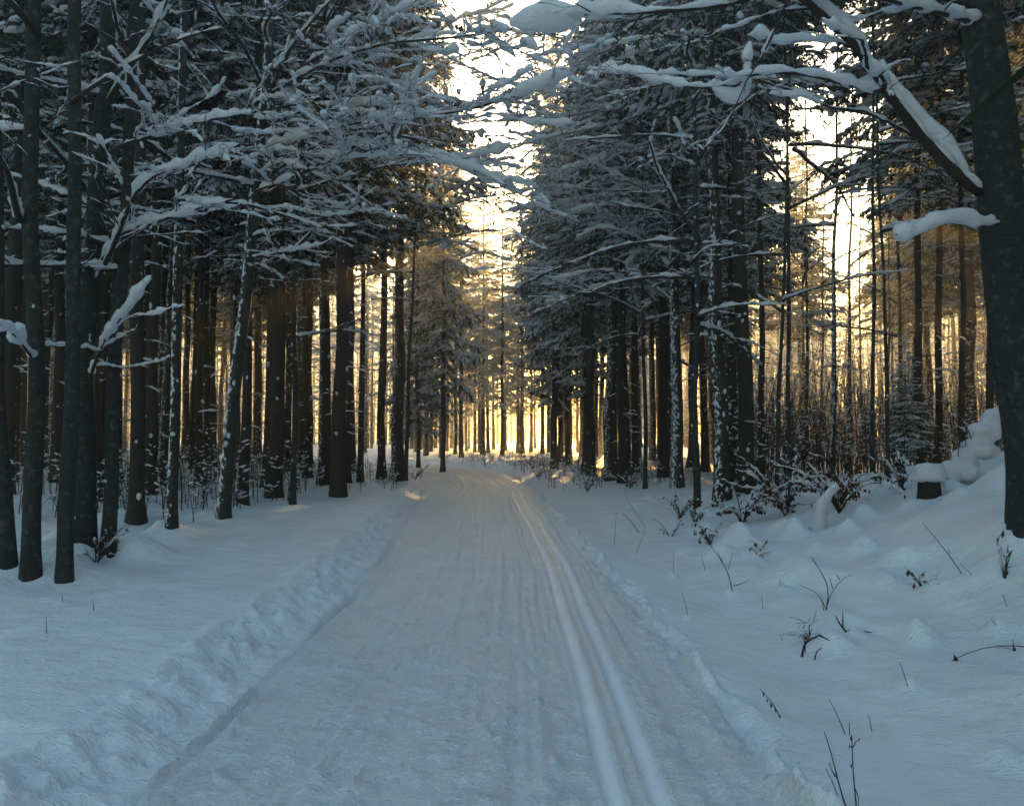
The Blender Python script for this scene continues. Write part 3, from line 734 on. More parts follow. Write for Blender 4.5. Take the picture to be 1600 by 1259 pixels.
for k, (bx, by, v, sc_, lb) in enumerate([(-3.6, 57, 7, 1.12, 'tall golden spruce low-skirted in the gap, toward the level side'), (-2.2, 60.5, 7, 1.2, 'tallest golden spruce closing the gap'), (-.7, 57.5, 7, 1.05, 'golden spruce in the very middle of the gap'),
        (.8, 61, 7, 1.18, 'golden spruce behind the middle of the gap'), (2.2, 58, 7, 1.0, 'golden spruce closing the gap toward the bank')]):
    SPOTS.append((bx, by)); place_spruce(v, bx, by, lb, None, sc_, .9, k * 2.1)
# ---- deep wood
def in_clear(x, y):
    L, R = float(edgeL(y)), float(edgeR(y))
    return (L - 1.6 - .02 * y) < x < (R + 1.8 + .03 * y)
SECT = []
r_ = random.Random(11)
def wood(n, xr, yr, label, group, vs=(0, 1, 2, 3), gap=1.7, reject=None, scr=(.85, 1.12), sxy=(.75, 1.25)):
    c = 0
    for _ in range(n * 30):
        if c >= n: break
        y = r_.uniform(*yr); x = r_.uniform(*xr)
        if abs(x) > .70 * y + 3.5: continue
        if in_clear(x, y) or (-.072 < x / max(y, 1) < .048 and y < 64) or (reject and reject(x, y)): continue
        if any((x - a) ** 2 + (y - b) ** 2 < gap ** 2 for a, b in SPOTS): continue
        SPOTS.append((x, y)); c += 1
        v = r_.choice(vs)
        place_spruce(v, x, y, label, group, r_.uniform(*scr), r_.uniform(*sxy), r_.uniform(0, 6.28), lean=(r_.gauss(0, .012), r_.gauss(0, .012)))
lane = lambda x, y: y > 50 and abs(x + 1 - math.tan(math.radians(SUN_AZ)) * (y - 62)) < 9.5
opening = lambda x, y: .29 < x / y < .51 and y > 19
wood(26, (-20, -4), (17, 27), 'dark spruce in the first ranks behind the beeches of the level snow', 'spruces in the first ranks on the level side', gap=1.6, sxy=(.6, 1.1))
wood(38, (-30, -4), (27, 42), 'slim spruce in the middle ranks of the wood beyond the level snow', 'spruces in the middle ranks on the level side', gap=1.6, sxy=(.6, 1.1))
wood(34, (-44, -4), (42, 60), 'slim spruce in the deepest ranks of the wood beyond the level snow', 'spruces in the deepest ranks on the level side', gap=1.6, sxy=(.6, 1.1))
wood(34, (2, 24), (22, 60), 'dark spruce in the wood behind the bank', 'spruces of the wood behind the bank', reject=lambda x, y: opening(x, y) or x / y > .5)
wood(26, (9, 46), (17, 60), 'spruce in the shade behind the brushwood', 'spruces behind the brushwood', reject=lambda x, y: x / y < .5)
wood(3, (8, 36), (44, 60), 'slim dark spruce standing in the bright opening behind the brushwood', 'slim spruces in the opening', vs=(0, 3), gap=2, reject=lambda x, y: not opening(x, y), sxy=(.5, .8))
wood(36, (-60, 60), (79, 92), 'spruce of the sunlit row across the glade', 'sunlit spruces across the glade', vs=(6, 6, 7, 8), gap=2.0, scr=(.9, 1.15), reject=lambda x, y: lane(x, y) or .34 < x / y < .45)
wood(12, (18, 46), (64, 92), 'far pale spruce seen through the bright opening', 'far spruces in the opening', vs=(6, 7, 8), gap=3, scr=(.5, .85), reject=lambda x, y: not .31 < x / y < .5)
wood(8, (-24, 40), (66, 78), 'low young rimed spruce out in the sunlit glade', 'young spruces in the sunlit glade', vs=(7,), gap=2.5, scr=(.22, .4))
# woods too far off, or too far out of the frame, to tell tree from tree
def mass_wood(label, spots, seed, m, needle, frost, base=.25, wide=2.3):
    r = np.random.default_rng(seed); tk, nd, sn = MB(), MB(), MB()
    for (x, y, h) in spots:
        z0 = hz(x, y)
        tube(tk, [(x, y, z0 - .2), (x + r.normal(0, .2), y, z0 + h * .5), (x, y, z0 + h)], [r.uniform(.14, .26), .12, .03], 6, cap=False)
        f = r.uniform(0, 1, m) ** .8; zz = h * (base + (1 - base) * f); R_ = (1 - f) ** .8 * wide * r.uniform(.2, 1, m) ** .5 + .1; a = r.uniform(0, 2 * PI, m)
        c = np.stack([x + R_ * np.cos(a), y + R_ * np.sin(a), z0 + zz - R_ * .3], 1)
        k = wide / 2.3
        d = np.stack([np.cos(a), np.sin(a), -.6 + 0 * a], 1) * r.uniform(.2, .5, m)[:, None] * k; wv = np.stack([-np.sin(a), np.cos(a), r.normal(0, .5, m)], 1) * r.uniform(.04, .14, m)[:, None] * k
        nd.add(np.stack([c - wv, c + wv, c + d], 1).reshape(-1, 3), None, np.arange(m * 3).reshape(-1, 3))
        if frost: q = slice(0, frost); sn.scatter(BLOBS_S[0][0], None, BLOBS_S[0][1], xf(c[q] + [0, 0, .05], a[q], r.uniform(.1, .3, frost), r.uniform(.06, .14, frost), .05, .3))
    o = link('far_woods', tk.mesh('far_woods', M_SPRUCE)); o['kind'] = 'stuff'; o['label'] = label
    part('crown', nd, needle, o, stuff=True, smooth=False); part('snow', sn, M_CLUMP, o, stuff=True)
sp = []
while len(sp) < 640:
    y = r_.uniform(82, 150); x = r_.uniform(-.75, .75) * y; 
    if (lane(x, y) and y < 128) or (y < 92 and .34 < x / y < .45): continue
    sp.append((x, y, r_.uniform(15, 23) * (.5 if lane(x, y) else 1)))
mass_wood('distant rimed wood behind the sunlit row', sp, 5, 380, M_RIME, 40, .06)
sp = []  # unseen trees, added to keep sun and side sky off the near trail
while len(sp) < 330:
    x = r_.uniform(13, 95); y = r_.uniform(-28, 61)
    if x < .72 * y + 5: continue
    if x > 30 and y > 58: continue
    sp.append((x, y, r_.uniform(19, 25)))
while len(sp) < 372:
    x, y = r_.uniform(-22, 22), r_.uniform(-20, 12)
    if abs(x) > 5.8 and abs(x) > .72 * y + 2.4: sp.append((x, y, r_.uniform(19, 25)))
mass_wood('the same wood going on out of view beside and behind the trail, added for its shade', sp, 6, 420, M_NEEDLE, 0, .2, 3.4)

# ------------------------------------------------------------------ the long snowy limbs
def limb_px(key, pts, r0, seed, **kw):
    add_limb(TREES[key][0], [P(*p) for p in pts], r0, seed, **kw)
BIG = dict(ssides=10)
# from the great beech
yb = TREES['c0'][2][1]
limb_px('c0', [(1530, 300, yb), (1500, 278, yb - .1), (1430, 205, yb - .3), (1372, 120, yb - .5), (1330, 62, yb - .7), (1262, 5, yb - .9), (1190, -60, yb - 1.0)], .055, 301, lv=2, snow_w=.13, fill=1.0, dens=.5, r1=.03, chunk=2.5, n=24, **BIG)
limb_px('c0', [(1378, 142, yb - .5), (1330, 134, yb - .2), (1265, 116, yb + .2), (1180, 110, yb + .5), (1160, 125, yb + .6), (1110, 140, yb + .9), (1045, 132, yb + 1.2), (980, 112, yb + 1.5), (915, 108, yb + 1.9)], .026, 302, lv=3, snow_w=.11, fill=.95, dens=.45, chunk=1.6, n=26, **BIG)
limb_px('c0', [(1535, 40, yb), (1480, 22, yb - .4), (1420, 8, yb - .7), (1340, -12, yb - 1), (1250, -25, yb - 1.2)], .035, 303, lv=2, snow_w=.13, fill=1, dens=.3, chunk=2, **BIG)
limb_px('c0', [(1575, 350, yb), (1530, 348, yb - .3), (1480, 342, yb - .5), (1440, 362, yb - .6), (1400, 366, yb - .7)], .022, 304, lv=2, snow_w=.12, fill=1, dens=.5, chunk=2, **BIG)
limb_px('c0', [(1545, 20, yb), (1400, -30, yb - .7), (1250, -20, yb - 1.2), (1120, 12, yb - 1.2), (1010, 20, yb - 1), (900, 22, yb - .7), (820, 28, yb - .4)], .034, 305, lv=3, snow_w=.12, fill=.7, dens=.6, chunk=1.5, n=26, **BIG)
def snow_px(key, pts, rad, seed, sides=14, label=None):
    t = TREES[key][0]; b = np.array(t.location); p = spline([P(*q) - b for q in pts], 26); s = np.linspace(0, 1, 26)
    r = np.interp(s, np.linspace(0, 1, len(rad)), rad) * (1 + .12 * noise2(s * 7, s * 0, seed)); mb = MB(); tube(mb, p, r, sides)
    V = mb.V[0]; mb.V[0] = V + .18 * np.mean(rad) * np.stack([noise3(V * 14, seed), noise3(V * 14, seed + 1), noise3(V * 14, seed + 2)], 1)
    part('snow', mb, M_CLUMP, t, label=label)
snow_px('c0', [(1512, 272, yb - .05), (1480, 228, yb - .15), (1432, 178, yb - .3), (1390, 128, yb - .45), (1372, 98, yb - .5)], [.04, .085, .07, .06, .055], 63, label='thick bolster of snow along the sweeping limb')
snow_px('c0', [(1350, 62, yb - .6), (1322, 40, yb - .7), (1290, 10, yb - .8), (1262, -14, yb - .9)], [.03, .06, .05, .04], 64)
snow_px('c0', [(1108, 128, yb + .9), (1122, 140, yb + .85), (1145, 152, yb + .8), (1162, 145, yb + .75), (1170, 120, yb + .7), (1167, 92, yb + .7), (1172, 66, yb + .7)], [.01, .05, .085, .085, .05, .04, .055, .02], 61, label='sagging hook of snow under the limb')
snow_px('c0', [(795, 34, yb - .4), (825, 30, yb - .45), (860, 26, yb - .5), (895, 24, yb - .6), (915, 16, yb - .7)], [.03, .10, .14, .11, .03], 62, label='big clump of snow on the branch end')
# from the thick beech on the level side
y3 = TREES['a3'][2][1]; y4 = TREES['a4'][2][1]
limb_px('a3', [(150, 440, y3), (178, 385, y3 - .3), (205, 310, y3 - .6), (232, 274, y3 - .8), (300, 252, y3 - 1.0), (375, 226, y3 - 1.2)], .032, 311, lv=3, snow_w=.105, fill=.97, dens=1.1, chunk=.8, **BIG)
limb_px('a3', [(150, 425, y3), (180, 370, y3 - .2), (215, 350, y3 - .4), (270, 340, y3 - .6), (330, 318, y3 - .9), (386, 308, y3 - 1.1)], .026, 312, lv=3, snow_w=.10, fill=.97, dens=1.1, chunk=.8, **BIG)
limb_px('a3', [(158, 175, y3), (200, 110, y3 - .2), (235, 60, y3 - .4), (262, 0, y3 - .6)], .04, 313, lv=3, snow_w=.12, fill=1, dens=.5, chunk=1.2, **BIG)
limb_px('a3', [(140, 590, y3), (165, 525, y3 - .6), (195, 490, y3 - .9), (238, 430, y3 - 1.1)], .022, 314, lv=2, snow_w=.10, fill=.9, dens=.9, **BIG)
limb_px('a3', [(158, 250, y3), (190, 225, y3 - .2), (235, 215, y3 - .5), (300, 192, y3 - .8), (400, 175, y3 - 1), (470, 162, y3 - 1.2)], .026, 315, lv=3, snow_w=.10, fill=.85, dens=1.0, chunk=1.1, **BIG)
limb_px('a1', [(52, 560, TREES['a1'][2][1]), (20, 520, 7.2), (0, 505, 6.8), (-40, 500, 6.6)], .02, 316, lv=2, snow_w=.24, fill=1, dens=.5, chunk=2, **BIG)
# fans of laden branches from the leaning beech
y7 = TREES['a7'][2][1]
R7 = np.random.default_rng(77)
for k, (ya_, xb, yb_) in enumerate([(160, 600, 178), (185, 640, 160), (212, 575, 225), (246, 560, 232), (275, 540, 285), (300, 600, 330), (335, 590, 330), (372, 560, 352), (402, 520, 372)]):
    limb_px('a7', [(398 - (ya_ - 160) * .03, ya_, y7), (440, ya_ - 14 + R7.normal(0, 6), y7 - .5), (500, (ya_ + yb_) / 2 + R7.normal(0, 6), y7 - .9), (xb, yb_, y7 - 1.3)], .020, 330 + k, lv=3, snow_w=.12, fill=.8, dens=.9, coarse=1.2, chunk=1.3, ssides=8, twigmin=.004)
for k, pl in enumerate([[(425, 145, y7), (520, 92, y7 - 1), (600, 68, y7 - 2), (700, 60, y7 - 3), (800, 46, y7 - 3.6)], [(430, 140, y7), (470, 105, y7 - .6), (560, 52, y7 - 1.2), (650, 2, y7 - 2)],
                        [(415, 230, y7), (560, 190, y7 - 1.5), (660, 185, y7 - 2.5), (760, 165, y7 - 3.2), (850, 135, y7 - 3.6), (905, 108, y7 - 3.8)], [(405, 300, y7), (520, 250, y7 - 1.2), (640, 240, y7 - 2.2), (740, 262, y7 - 3), (790, 290, y7 - 3.3)]]):
    limb_px('a7', pl, .032, 350 + k, lv=3, snow_w=.17, fill=.85, dens=1.0, coarse=1.1, chunk=1.3, n=24, ssides=9, twigmin=.0035)
# from the snow-plastered trunk reaching over the trail
y5 = TREES['b5'][2][1]
for k, pl in enumerate([[(1048, 150, y5), (980, 190, y5 - 1), (900, 205, y5 - 2), (820, 225, y5 - 3), (750, 235, y5 - 3.5)], [(1048, 330, y5), (1000, 290, y5 - .7), (940, 262, y5 - 1.2), (880, 230, y5 - 1.8)],
                        [(1050, 355, y5), (1010, 322, y5 - .6), (950, 318, y5 - 1), (890, 330, y5 - 1.5)], [(1048, 250, y5), (985, 235, y5 - .7), (900, 262, y5 - 1.6), (840, 270, y5 - 2)],
                        [(1050, 420, y5), (1000, 372, y5 - .6), (940, 352, y5 - 1), (900, 372, y5 - 1.3)], [(1046, 80, y5), (980, 60, y5 - 1), (900, 75, y5 - 2), (830, 90, y5 - 3)], [(1050, 200, y5), (1120, 240, y5 - .8), (1180, 300, y5 - 1.2)], [(1050, 130, y5), (1130, 170, y5 - .8), (1190, 190, y5 - 1.4)],
                        [(1046, 110, y5), (960, 130, y5 - 1), (860, 150, y5 - 2), (760, 120, y5 - 3), (700, 90, y5 - 3.4)], [(1046, 30, y5), (940, 30, y5 - 1), (840, 60, y5 - 2), (770, 40, y5 - 2.6)], [(1048, 290, y5), (960, 300, y5 - 1), (860, 290, y5 - 2), (770, 310, y5 - 2.7)], [(1050, 470, y5), (1000, 430, y5 - .6), (930, 420, y5 - 1.4), (860, 440, y5 - 1.8)]]):
    limb_px('b5', pl, .026, 370 + k, lv=3, snow_w=.13, fill=.85, dens=.8, coarse=1.4, chunk=1.6, n=18, ssides=8, twigmin=.0045)

yd = TREES['d2'][2][1]; ye = TREES['d3'][2][1]
for k, (py0, px1, py1) in enumerate([(120, 800, 60), (190, 830, 150), (255, 790, 250), (320, 800, 262), (380, 760, 400), (60, 790, 0)]):
    limb_px('d2', [(675, py0, yd), (710, (py0 * 2 + py1) / 3 - 10, yd - .6), (750, (py0 + py1 * 2) / 3, yd - 1.2), (px1, py1, yd - 1.8)], .03, 410 + k, lv=3, snow_w=.22, fill=.8, dens=1.0, coarse=1.5, chunk=1.4, n=14, ssides=7, twigmin=.006)
for k, (py0, px1, py1) in enumerate([(90, 800, 40), (170, 780, 190), (240, 820, 210), (300, 790, 330), (370, 830, 300), (440, 850, 470), (20, 820, -20)]):
    limb_px('d3', [(1002, py0, ye), (950, (py0 * 2 + py1) / 3 - 8, ye - .8), (880, (py0 + py1 * 2) / 3, ye - 1.6), (px1, py1, ye - 2.4)], .035, 430 + k, lv=3, snow_w=.21, fill=.8, dens=.95, coarse=1.5, chunk=1.4, n=16, ssides=7, twigmin=.006)

# ------------------------------------------------------------------ undergrowth
def brush(name, label, spots, seed, hgt, snowp=.5):
    r = np.random.default_rng(seed); mb, sn = MB(), MB()
    for (x, y, hh) in spots:
        z0 = hz(x, y) - .05; n = 4; s = np.linspace(0, 1, n)
        ln = hh * r.uniform(.6, 1.2); dx, dy = r.normal(0, .14, 2) * ln
        p = np.stack([x + dx * s ** 1.5, y + dy * s ** 1.5, z0 + ln * s], 1)
        tube(mb, p, .010 * (1 - .7 * s) + .002, 3, cap=False)
        for k in range(int(3 + ln * 2.5)):
            t = r.uniform(.2, 1); b = np.array([np.interp(t, s, p[:, c]) for c in range(3)])
            l = r.uniform(.15, .6) * (1.2 - t * .6); a = r.uniform(0, 2 * PI)
            e = b + np.array([math.cos(a) * l * .8, math.sin(a) * l * .8, l * r.uniform(.1, .8)])
            tube(mb, [b, (b + e) / 2 + r.normal(0, .03, 3), e], [.005, .004, .002], 3, cap=False)
            if r.random() < snowp:
                sz = r.uniform(.02, .05); bl = BLOBS_S[k % 3]; c = (b + e) / 2
                sn.scatter(bl[0], None, bl[1], xf(c[None] + [0, 0, sz * .3], a, l * .2 + .01, sz * .6, sz * .5, -.3))
    o = link(name, mb.mesh(name, M_TWIG)); o['kind'] = 'stuff'; o['label'] = label
    s_ = part('twig_snow', sn, M_CLUMP, o, stuff=True)
    return o
r2 = random.Random(3)
sp = []
while len(sp) < 1500:
    y = r2.uniform(20, 46); x = y * r2.uniform(.27, .68)
    sp.append((x, y, r2.uniform(2.2, 4.6) * min(1, 26 / y + .35)))
brush('undergrowth', 'grey-brown thicket of thin saplings behind the bank', sp, 1, 4, .55)
sp = []
while len(sp) < 620:
    y = r2.uniform(14, 40); x = r2.uniform(-.66 * y, -4.6 - .03 * y)
    if x > float(edgeL(y)) - 2.2: continue
    sp.append((x, y, r2.uniform(.5, 1.7)))
brush('undergrowth', 'low snowy scrub among the trunks of the dense wood', sp, 2, 1.5, .75)
sp = []
while len(sp) < 330:
    y = r2.uniform(24, 50); x = float(edgeR(y)) + r2.uniform(.5, 7) ; sp.append((x, y, r2.uniform(.25, .9)))
while len(sp) < 430:
    y = r2.uniform(22, 48); x = float(edgeL(y)) - r2.uniform(.5, 3) ; sp.append((x, y, r2.uniform(.2, .7)))
brush('undergrowth', 'knee-high dry stalks along the verges near the bend', sp, 3, .7, .5)

def bush(px, py, size, label, seed, group=None, leaves=90, arch=False, name='leafy_bush', stems=9, cat='bush', spread=1.0):
    g = G(px, py); t = thing(name, label, cat, tuple(g), 0, group); R = np.random.default_rng(seed)
    wd, sn, lf = MB(), MB(), MB(); tri = []
    for k in range(stems):
        a = R.uniform(0, 2 * PI); l = size * R.uniform(.6, 1.1); n = 8; s = np.linspace(0, 1, n)
        out_ = l * R.uniform(.25, .9) * spread; sag = R.uniform(.1, .75) if arch else R.uniform(0, .3)
        p = np.stack([math.cos(a) * out_ * s ** 1.3, math.sin(a) * out_ * s ** 1.3, -.05 + l * s - sag * l * s ** 2.6], 1)
        w_, s_ = grow(p, .008 + size * .003, int(seed * 31 + k), lv=2, snow_w=.045 + size * .02, dens=1.1, fill=.55, twigmin=.0022, sides=4, ssides=6, coarse=1.4)
        wd.merge(w_); sn.merge(s_)
        m = leaves // stems
        if m:
            V = np.concatenate(w_.V); b = V[R.integers(0, len(V), m)]
            d = R.normal(0, .45, (m, 3)) + [0, 0, -1.]; d /= np.linalg.norm(d, axis=1, keepdims=True)
            wv = np.cross(d, R.normal(0, 1, (m, 3))); wv /= np.linalg.norm(wv, axis=1, keepdims=True)
            le = R.uniform(.045, .085, m)[:, None]
            quad = np.stack([b, b + d * le * .5 + wv * le * .28, b + d * le, b + d * le * .5 - wv * le * .28], 1)
            lf.add(quad.reshape(-1, 3), np.arange(m * 4).reshape(-1, 4))
    part('stems', wd, M_TWIG, t, stuff=True)
    if lf.n: part('leaves', lf, M_LEAF, t, stuff=True, smooth=False)
    part('snow', sn, M_CLUMP, t, stuff=True)
    return t
bush(1228, 805, 1.4, 'leafy scrub with hanging brown leaves in front of the twin trunks', 1, leaves=900, arch=True, stems=18)
bush(1312, 800, 1.2, 'arched leafy bush bowed under snow beside a snow-sheathed stub', 2, leaves=900, arch=True, stems=16)
bush(1160, 815, 1.0, 'loose brown-leaved bush at the foot of the broad spruce', 3, leaves=300, arch=True, stems=10)
bush(1062, 808, .6, 'small upright bush with brown leaves on the verge', 4, leaves=90, stems=6)
bush(1110, 850, .55, 'half-buried bush with black twigs poking from a snow hump', 5, leaves=60, arch=True, stems=8)
bush(1410, 770, 1.2, 'brushwood with a few leaves beside the snow-capped stump', 6, leaves=160, arch=True, stems=10)
bush(918, 768, .7, 'brown-leaved seedling thicket just past the crusted road edge', 7, leaves=160, stems=9)
bush(985, 762, .6, 'snow-dusted seedling bush before the snow-striped spruce', 8, leaves=130, stems=9)
bush(840, 745, .9, 'tangled bush where the ski track leaves sight', 9, leaves=160, stems=9, spread=1.3)
bush(648, 750, .7, 'little thorny bush under the last roadside trunk', 10, leaves=60, stems=8)
bush(150, 878, .55, 'twig tangle in the dug-out hollow between two beeches', 11, leaves=30, stems=9, arch=True)
bush(1570, 905, .42, 'bare forked twigs growing at the great beech', 12, leaves=8, stems=4)

bush(1048, 838, .35, 'black twig tuft behind the toppled shoot', 13, leaves=12, stems=5)
bush(1185, 868, .30, 'small twig tuft below the arched bush', 14, leaves=10, stems=4, arch=True)
bush(1265, 1000, .22, 'twig knot poking out of the snow hollow', 15, leaves=0, stems=5, arch=True)
bush(1440, 915, .16, 'tiny leaf tuft in a dimple of the bank', 16, leaves=16, stems=4)
bush(1085, 815, .4, 'reddish dry tuft between the seedlings and the broad spruce', 17, leaves=40, stems=6)
# ---- conifer seedling boughs behind the stump: low snowy young tree
for (px, dep, sc, lb) in ((1418, 17, .17, 'young snowy spruce behind the snow-capped stump'),):
    q = P(px, 690, dep)
    place_spruce(4, q[0], dep, lb, None, sc, 1, 1.3, name='young_spruce')

# ------------------------------------------------------------------ stump, log, snow forms
def lump(name, pos, size, seed, parent=None, mat=None, amp=.25, nu=28, nv=18, flat=True, yaw=0, tilt=0):
    V, T = blob_t(nu, nv, seed, amp)
    V = V * (1 + .08 * noise3(V * 4.5 + seed, seed + 3))[:, None]
    if flat: V[:, 2] = np.where(V[:, 2] < 0, V[:, 2] * .6, V[:, 2])
    M = xf(np.array([pos]), yaw, *size, tilt)[0]; V = V @ M[:, :3].T + M[:, 3]
    mb = MB(); mb.add(V, None, T); return part(name, mb, mat or M_CLUMP, parent)
g = G(1452, 778, 14); s_ = g[1] / 1250.
t = thing('tree_stump', 'short stump wearing a thick mushroom cap of snow', 'tree stump', tuple(g))
pth = np.array([(0, 0, -.1), (0, 0, .02), (.01, 0, .12), (.0, 0, .24), (0, 0, .27)]); mb, _ = trunk_mb(pth, 16 * s_, 24, 4, .08, .95, .12); part('stump', mb, M_SPRUCE, t)
lump('snow_cap', (0.0, 0, 34 * s_), (27 * s_, 26 * s_, 19 * s_), 5, t, amp=.22)
lump('snow', (15 * s_, -.02, 12 * s_), (8 * s_, 8 * s_, 20 * s_), 6, t, amp=.2)
g = G(1290, 824, 14); s_ = g[1] / 1250.
t = thing('broken_stub', 'bent stub sheathed in snow like a leaning horn', 'tree stub', tuple(g))
p = spline([(-10 * s_, 0, -.05), (-6 * s_, 0, 25 * s_), (2 * s_, 0, 50 * s_), (22 * s_, 0, 66 * s_)], 12)
mb = MB(); tube(mb, p, np.linspace(.05, .02, 12), 10); part('stub', mb, M_TWIG, t)
mb = MB(); pp = p + [-.03, -.03, 0]; a = np.linspace(0, 1, 12)
tube(mb, pp, (14 - 9 * a) * s_ * (1 + .2 * noise2(a * 6, a * 0, 4)), 18); mb.V[0] = mb.V[0] + .035 * np.stack([noise3(mb.V[0] * 9, 1), noise3(mb.V[0] * 9, 2), noise3(mb.V[0] * 9, 3)], 1); part('snow_sheath', mb, M_CLUMP, t)
# heaped log
g = G(1500, 752, 16); s_ = g[1] / 1250.
t = thing('fallen_log', 'fallen log buried in rounded heaps of snow behind the great beech', 'fallen log', tuple(g))
p = np.array([(-50 * s_, -.3, .0), (-10 * s_, -.25, 26 * s_), (30 * s_, -.1, 66 * s_), (75 * s_, .1, 108 * s_)])
mb = MB(); tube(mb, spline(p, 10) + [.03, 0, -.03], .07, 12); part('log', mb, M_SPRUCE, t)
R_h = random.Random(4); mb = MB()
for k in range(16):
    f = k / 15.; q = spline(p, 16)[k] + [R_h.uniform(-.10, .12), R_h.uniform(-.12, .1), R_h.uniform(-.1, .06)]
    V, T = blob_t(20, 12, 50 + k, .3); M = xf(np.array([q]), R_h.uniform(0, 3), R_h.uniform(13, 24) * s_, R_h.uniform(13, 20) * s_, R_h.uniform(10, 19) * s_, R_h.uniform(-.4, .4))[0]
    mb.add(V @ M[:, :3].T + M[:, 3], None, T)
ho = part('snow_heap', mb, M_CLUMP, t)
rm = ho.modifiers.new('merge', 'REMESH'); rm.mode = 'VOXEL'; rm.voxel_size = .02; rm.use_smooth_shade = True
sm_ = ho.modifiers.new('soften', 'SMOOTH'); sm_.iterations = 5; sm_.factor = .6
for k in range(6):
    a_ = R_h.uniform(-.5, 2.2); q = spline(p, 9)[R_h.randrange(1, 8)]; l_ = R_h.uniform(.4, .9)
    e_ = q + np.array([math.cos(a_) * l_ * .7, -.2, math.sin(a_) * l_ * .6 + .1])
    w_, sn_ = grow(spline([q, (q + e_) / 2 + [0, 0, .08], e_], 7), .012, 70 + k, lv=2, snow_w=.05, dens=1, fill=.6, sides=4, ssides=6, coarse=1.4)
    br = part('branch', w_, M_TWIG, t); part('snow', sn_, M_CLUMP, br, stuff=True)
# ------------------------------------------------------------------ dry stalks
def stalk(pts_px, label, seed, name='dry_stalk', r0=.0035, twigs=(), leaves=(), cat='dry stalk', mound=0):
    """pts_px: foot first; the rest at the foot's distance, pixel places of the photograph"""
    g = G(*pts_px[0]); Y = g[1]; R = np.random.default_rng(seed)
    t = thing(name, label, cat, tuple(g))
    def w3(p, k): return P(p[0], p[1], Y + (p[2] if len(p) > 2 else 0)) - g
    pts = [np.array([0, 0, -.03])] + [w3(p, 0) for p in pts_px[1:]]
    mb = MB(); sp_ = spline(pts, 8 if len(pts) > 2 else 4); tube(mb, sp_, np.linspace(r0, r0 * .5, len(sp_)), 5); part('stem', mb, M_TWIG, t)
    for tw in twigs:
        mb = MB(); q = spline([w3(p, 0) for p in tw], 6); tube(mb, q, np.linspace(r0 * .7, r0 * .35, 6), 4); part('twig', mb, M_TWIG, t)
    for (lx, ly, ll) in leaves:
        b = w3((lx, ly), 0); le = ll / 1250. * Y
        mb = MB(); s = np.linspace(0, 1, 5); wv = le * .16
        c = b + np.stack([.15 * le * np.sin(s * 3 + seed), 0 * s, -le * s], 1)
        wd = wv * np.sin(PI * (s * .9 + .05))
        A = c + np.stack([wd, wd * .4, 0 * s], 1); B = c - np.stack([wd, -wd * .5, 0 * s], 1)
        V = np.concatenate([A, c + [0, .004, 0], B]); Q = [(i, i + 1, 5 + i + 1, 5 + i) for i in range(4)] + [(5 + i, 6 + i, 11 + i, 10 + i) for i in range(4)]
        mb.add(V, Q); part('leaf', mb, M_LEAF, t)
    return t
stalk([(1505, 895), (1480, 862), (1442, 817)], 'long leaning stalk high on the bank', 1, twigs=[[(1484, 866), (1482, 855)]], r0=.005)
stalk([(1420, 1072), (1412, 1050), (1406, 1034)], 'short stalk rising from a snow cone', 2, mound=.10)
stalk([(1324, 1148), (1310, 1120), (1295, 1091)], 'straight bare stalk over the lower fold of the bank', 3)
stalk([(1364, 1142), (1357, 1117)], 'stub stalk next to the straight bare one', 4)
stalk([(1328, 1115 + 35), (1327, 1128)], 'tiny twig tip between two stalks on the bank', 5)
stalk([(1222, 1122), (1210, 1100), (1187, 1075)], 'beaded seed stalk lying against the snow', 6, leaves=[(1192, 1080, 8), (1198, 1090, 7), (1204, 1097, 9), (1211, 1105, 8), (1218, 1116, 7)])
stalk([(1325, 1262), (1308, 1215), (1298, 1170), (1288, 1143)], 'tall stalk with a bent tip at the lower edge', 7, r0=.004, twigs=[[(1308, 1215), (1300, 1205), (1295, 1190)], [(1303, 1212), (1308, 1205)]])
stalk([(1320, 1268), (1302, 1222), (1290, 1200)], 'side stalk crossing the tall bent one', 8, r0=.003)
stalk([(1340, 1268), (1333, 1210), (1331, 1150)], 'straight stalk with three dried buds on top', 9, r0=.004, twigs=[[(1332, 1168), (1338, 1156), (1344, 1154)], [(1332, 1168), (1329, 1164)], [(1335, 1230), (1341, 1238), (1342, 1262)]], leaves=[(1331, 1148, 9), (1343, 1152, 6), (1328, 1163, 6), (1331, 1193, 7)])
stalk([(1290, 955), (1297, 915), (1268, 870)], 'forked bare shrub shoot in the middle of the bank', 10, r0=.006, twigs=[[(1291, 950), (1298, 925), (1312, 905), (1330, 897)], [(1290, 950), (1280, 925), (1250, 914)], [(1301, 920), (1296, 900)], [(1312, 905), (1306, 896)], [(1288, 955), (1283, 935)]])
stalk([(1252, 1026), (1256, 1003), (1280, 992)], 'hooked black twig arching over the snow hollow', 11, r0=.011, twigs=[[(1258, 1001), (1258, 1020)], [(1280, 992), (1296, 1000)]], name='dead_branch', cat='dead branch')
stalk([(1325, 985), (1310, 972), (1306, 962)], 'short thick black twig beside a bare shoot', 12, r0=.010, name='dead_branch', cat='dead branch', twigs=[[(1325, 985), (1340, 984), (1350, 986), (1363, 988)], [(1317, 980), (1317, 955)]])
stalk([(1272, 1030), (1276, 1016), (1284, 1012)], 'small black twig under the hooked one', 13, r0=.007, name='dead_branch', cat='dead branch')
stalk([(1250, 985), (1262, 972), (1234, 963)], 'fine twig fan at the edge of the snow hollow', 14, twigs=[[(1262, 972), (1240, 974)], [(1262, 972), (1268, 962)]])
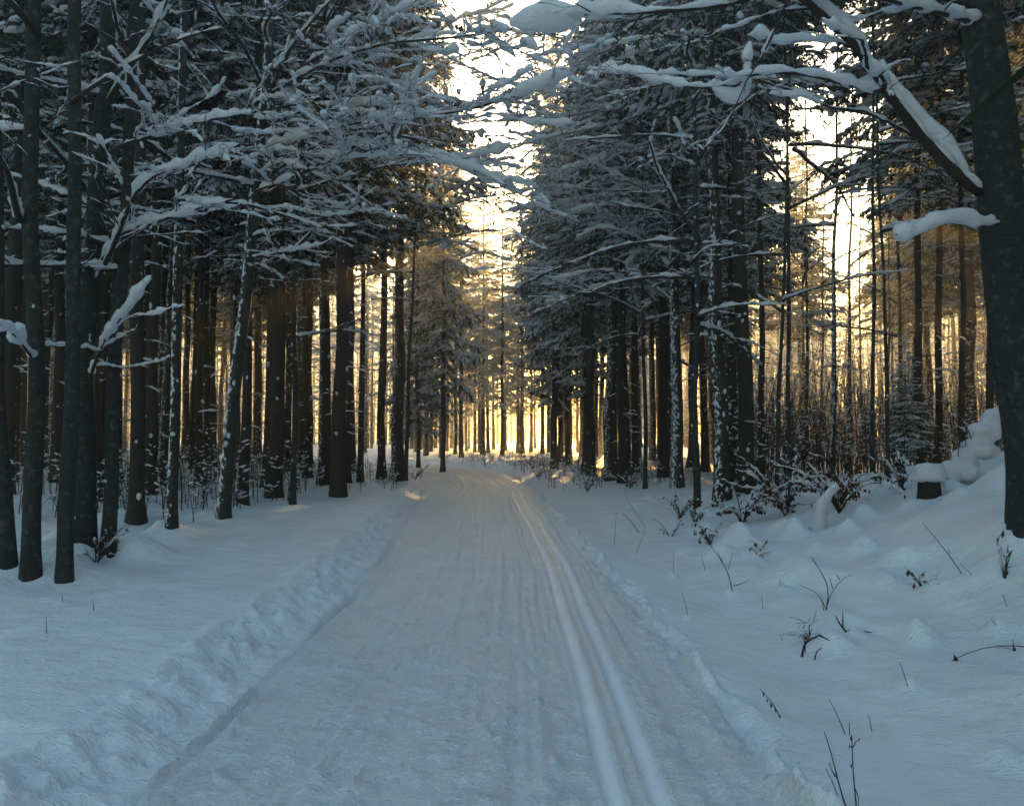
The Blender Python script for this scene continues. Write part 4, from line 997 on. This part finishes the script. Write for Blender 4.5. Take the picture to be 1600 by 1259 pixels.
stalk([(1145, 923), (1138, 890), (1122, 868), (1100, 838)], 'thin shoot reaching back toward the half-buried bush', 15, r0=.006, twigs=[[(1145, 915), (1160, 912), (1172, 905)], [(1138, 890), (1145, 862)], [(1130, 880), (1120, 860)]], mound=.12)
stalk([(1052, 898), (1053, 860)], 'upright stalk near the road with a snow cone at its foot', 16, mound=.10)
stalk([(1103, 893), (1096, 868)], 'short tilted stalk between two snow cones', 17, mound=.08)
stalk([(1075, 962), (1072, 945), (1065, 925)], 'small twig standing by the crusted road edge', 18, mound=.07)
stalk([(1192, 950), (1190, 930)], 'pencil-thin stalk at the foot of the bank', 19)
stalk([(1220, 918), (1218, 905)], 'tiny stalk tip above the ditch', 20, mound=.09)
stalk([(993, 865), (1005, 835), (1008, 822)], 'stalk crossing the toppled shoot on the verge', 21)
stalk([(1000, 832), (985, 812), (968, 797), (975, 805)], 'toppled bare shoot on the verge', 22, r0=.006, twigs=[[(1006, 820), (985, 790), (975, 765)]])
stalk([(960, 850), (963, 800)], 'first upright stalk past the ski track', 23)
stalk([(1575, 948), (1567, 928)], 'short stalk on the steep part of the bank', 24)
stalk([(1520, 895), (1500, 880)], 'faint twig by the long leaning stalk', 25)
stalk([(1455, 915), (1446, 905)], 'twig in a snow dimple', 26, mound=.06)
stalk([(1560, 978), (1548, 966)], 'twig in a snow hollow below the beech', 27, mound=.08)
stalk([(73, 990), (72, 962)], 'black stalk alone on the level snow', 28)
stalk([(147, 953), (145, 935)], 'shorter stalk beyond the lone black one', 29)
stalk([(98, 940), (97, 928)], 'tiny stalk tip near the forked beech', 30)
stalk([(1640, 1010), (1600, 1008), (1545, 1006), (1510, 1020), (1485, 1028), (1464, 1048)], 'arching twig with curled dead leaves hanging from its tip', 31, r0=.0045, cat='dead branch', name='dead_branch',
      leaves=[(1464, 1046, 32), (1470, 1038, 28), (1476, 1034, 26), (1480, 1032, 18), (1492, 1022, 20), (1584, 1008, 14)], twigs=[[(1590, 1020), (1575, 1010), (1555, 1012)], [(1584, 1008), (1582, 998)]])
stalk([(1640, 1030), (1600, 1042), (1560, 1048), (1516, 1060)], 'second twig poking in below the arching one', 32, name='dead_branch', cat='dead branch', twigs=[[(1570, 1046), (1562, 1040)], [(1560, 1048), (1566, 1042), (1578, 1040)]])
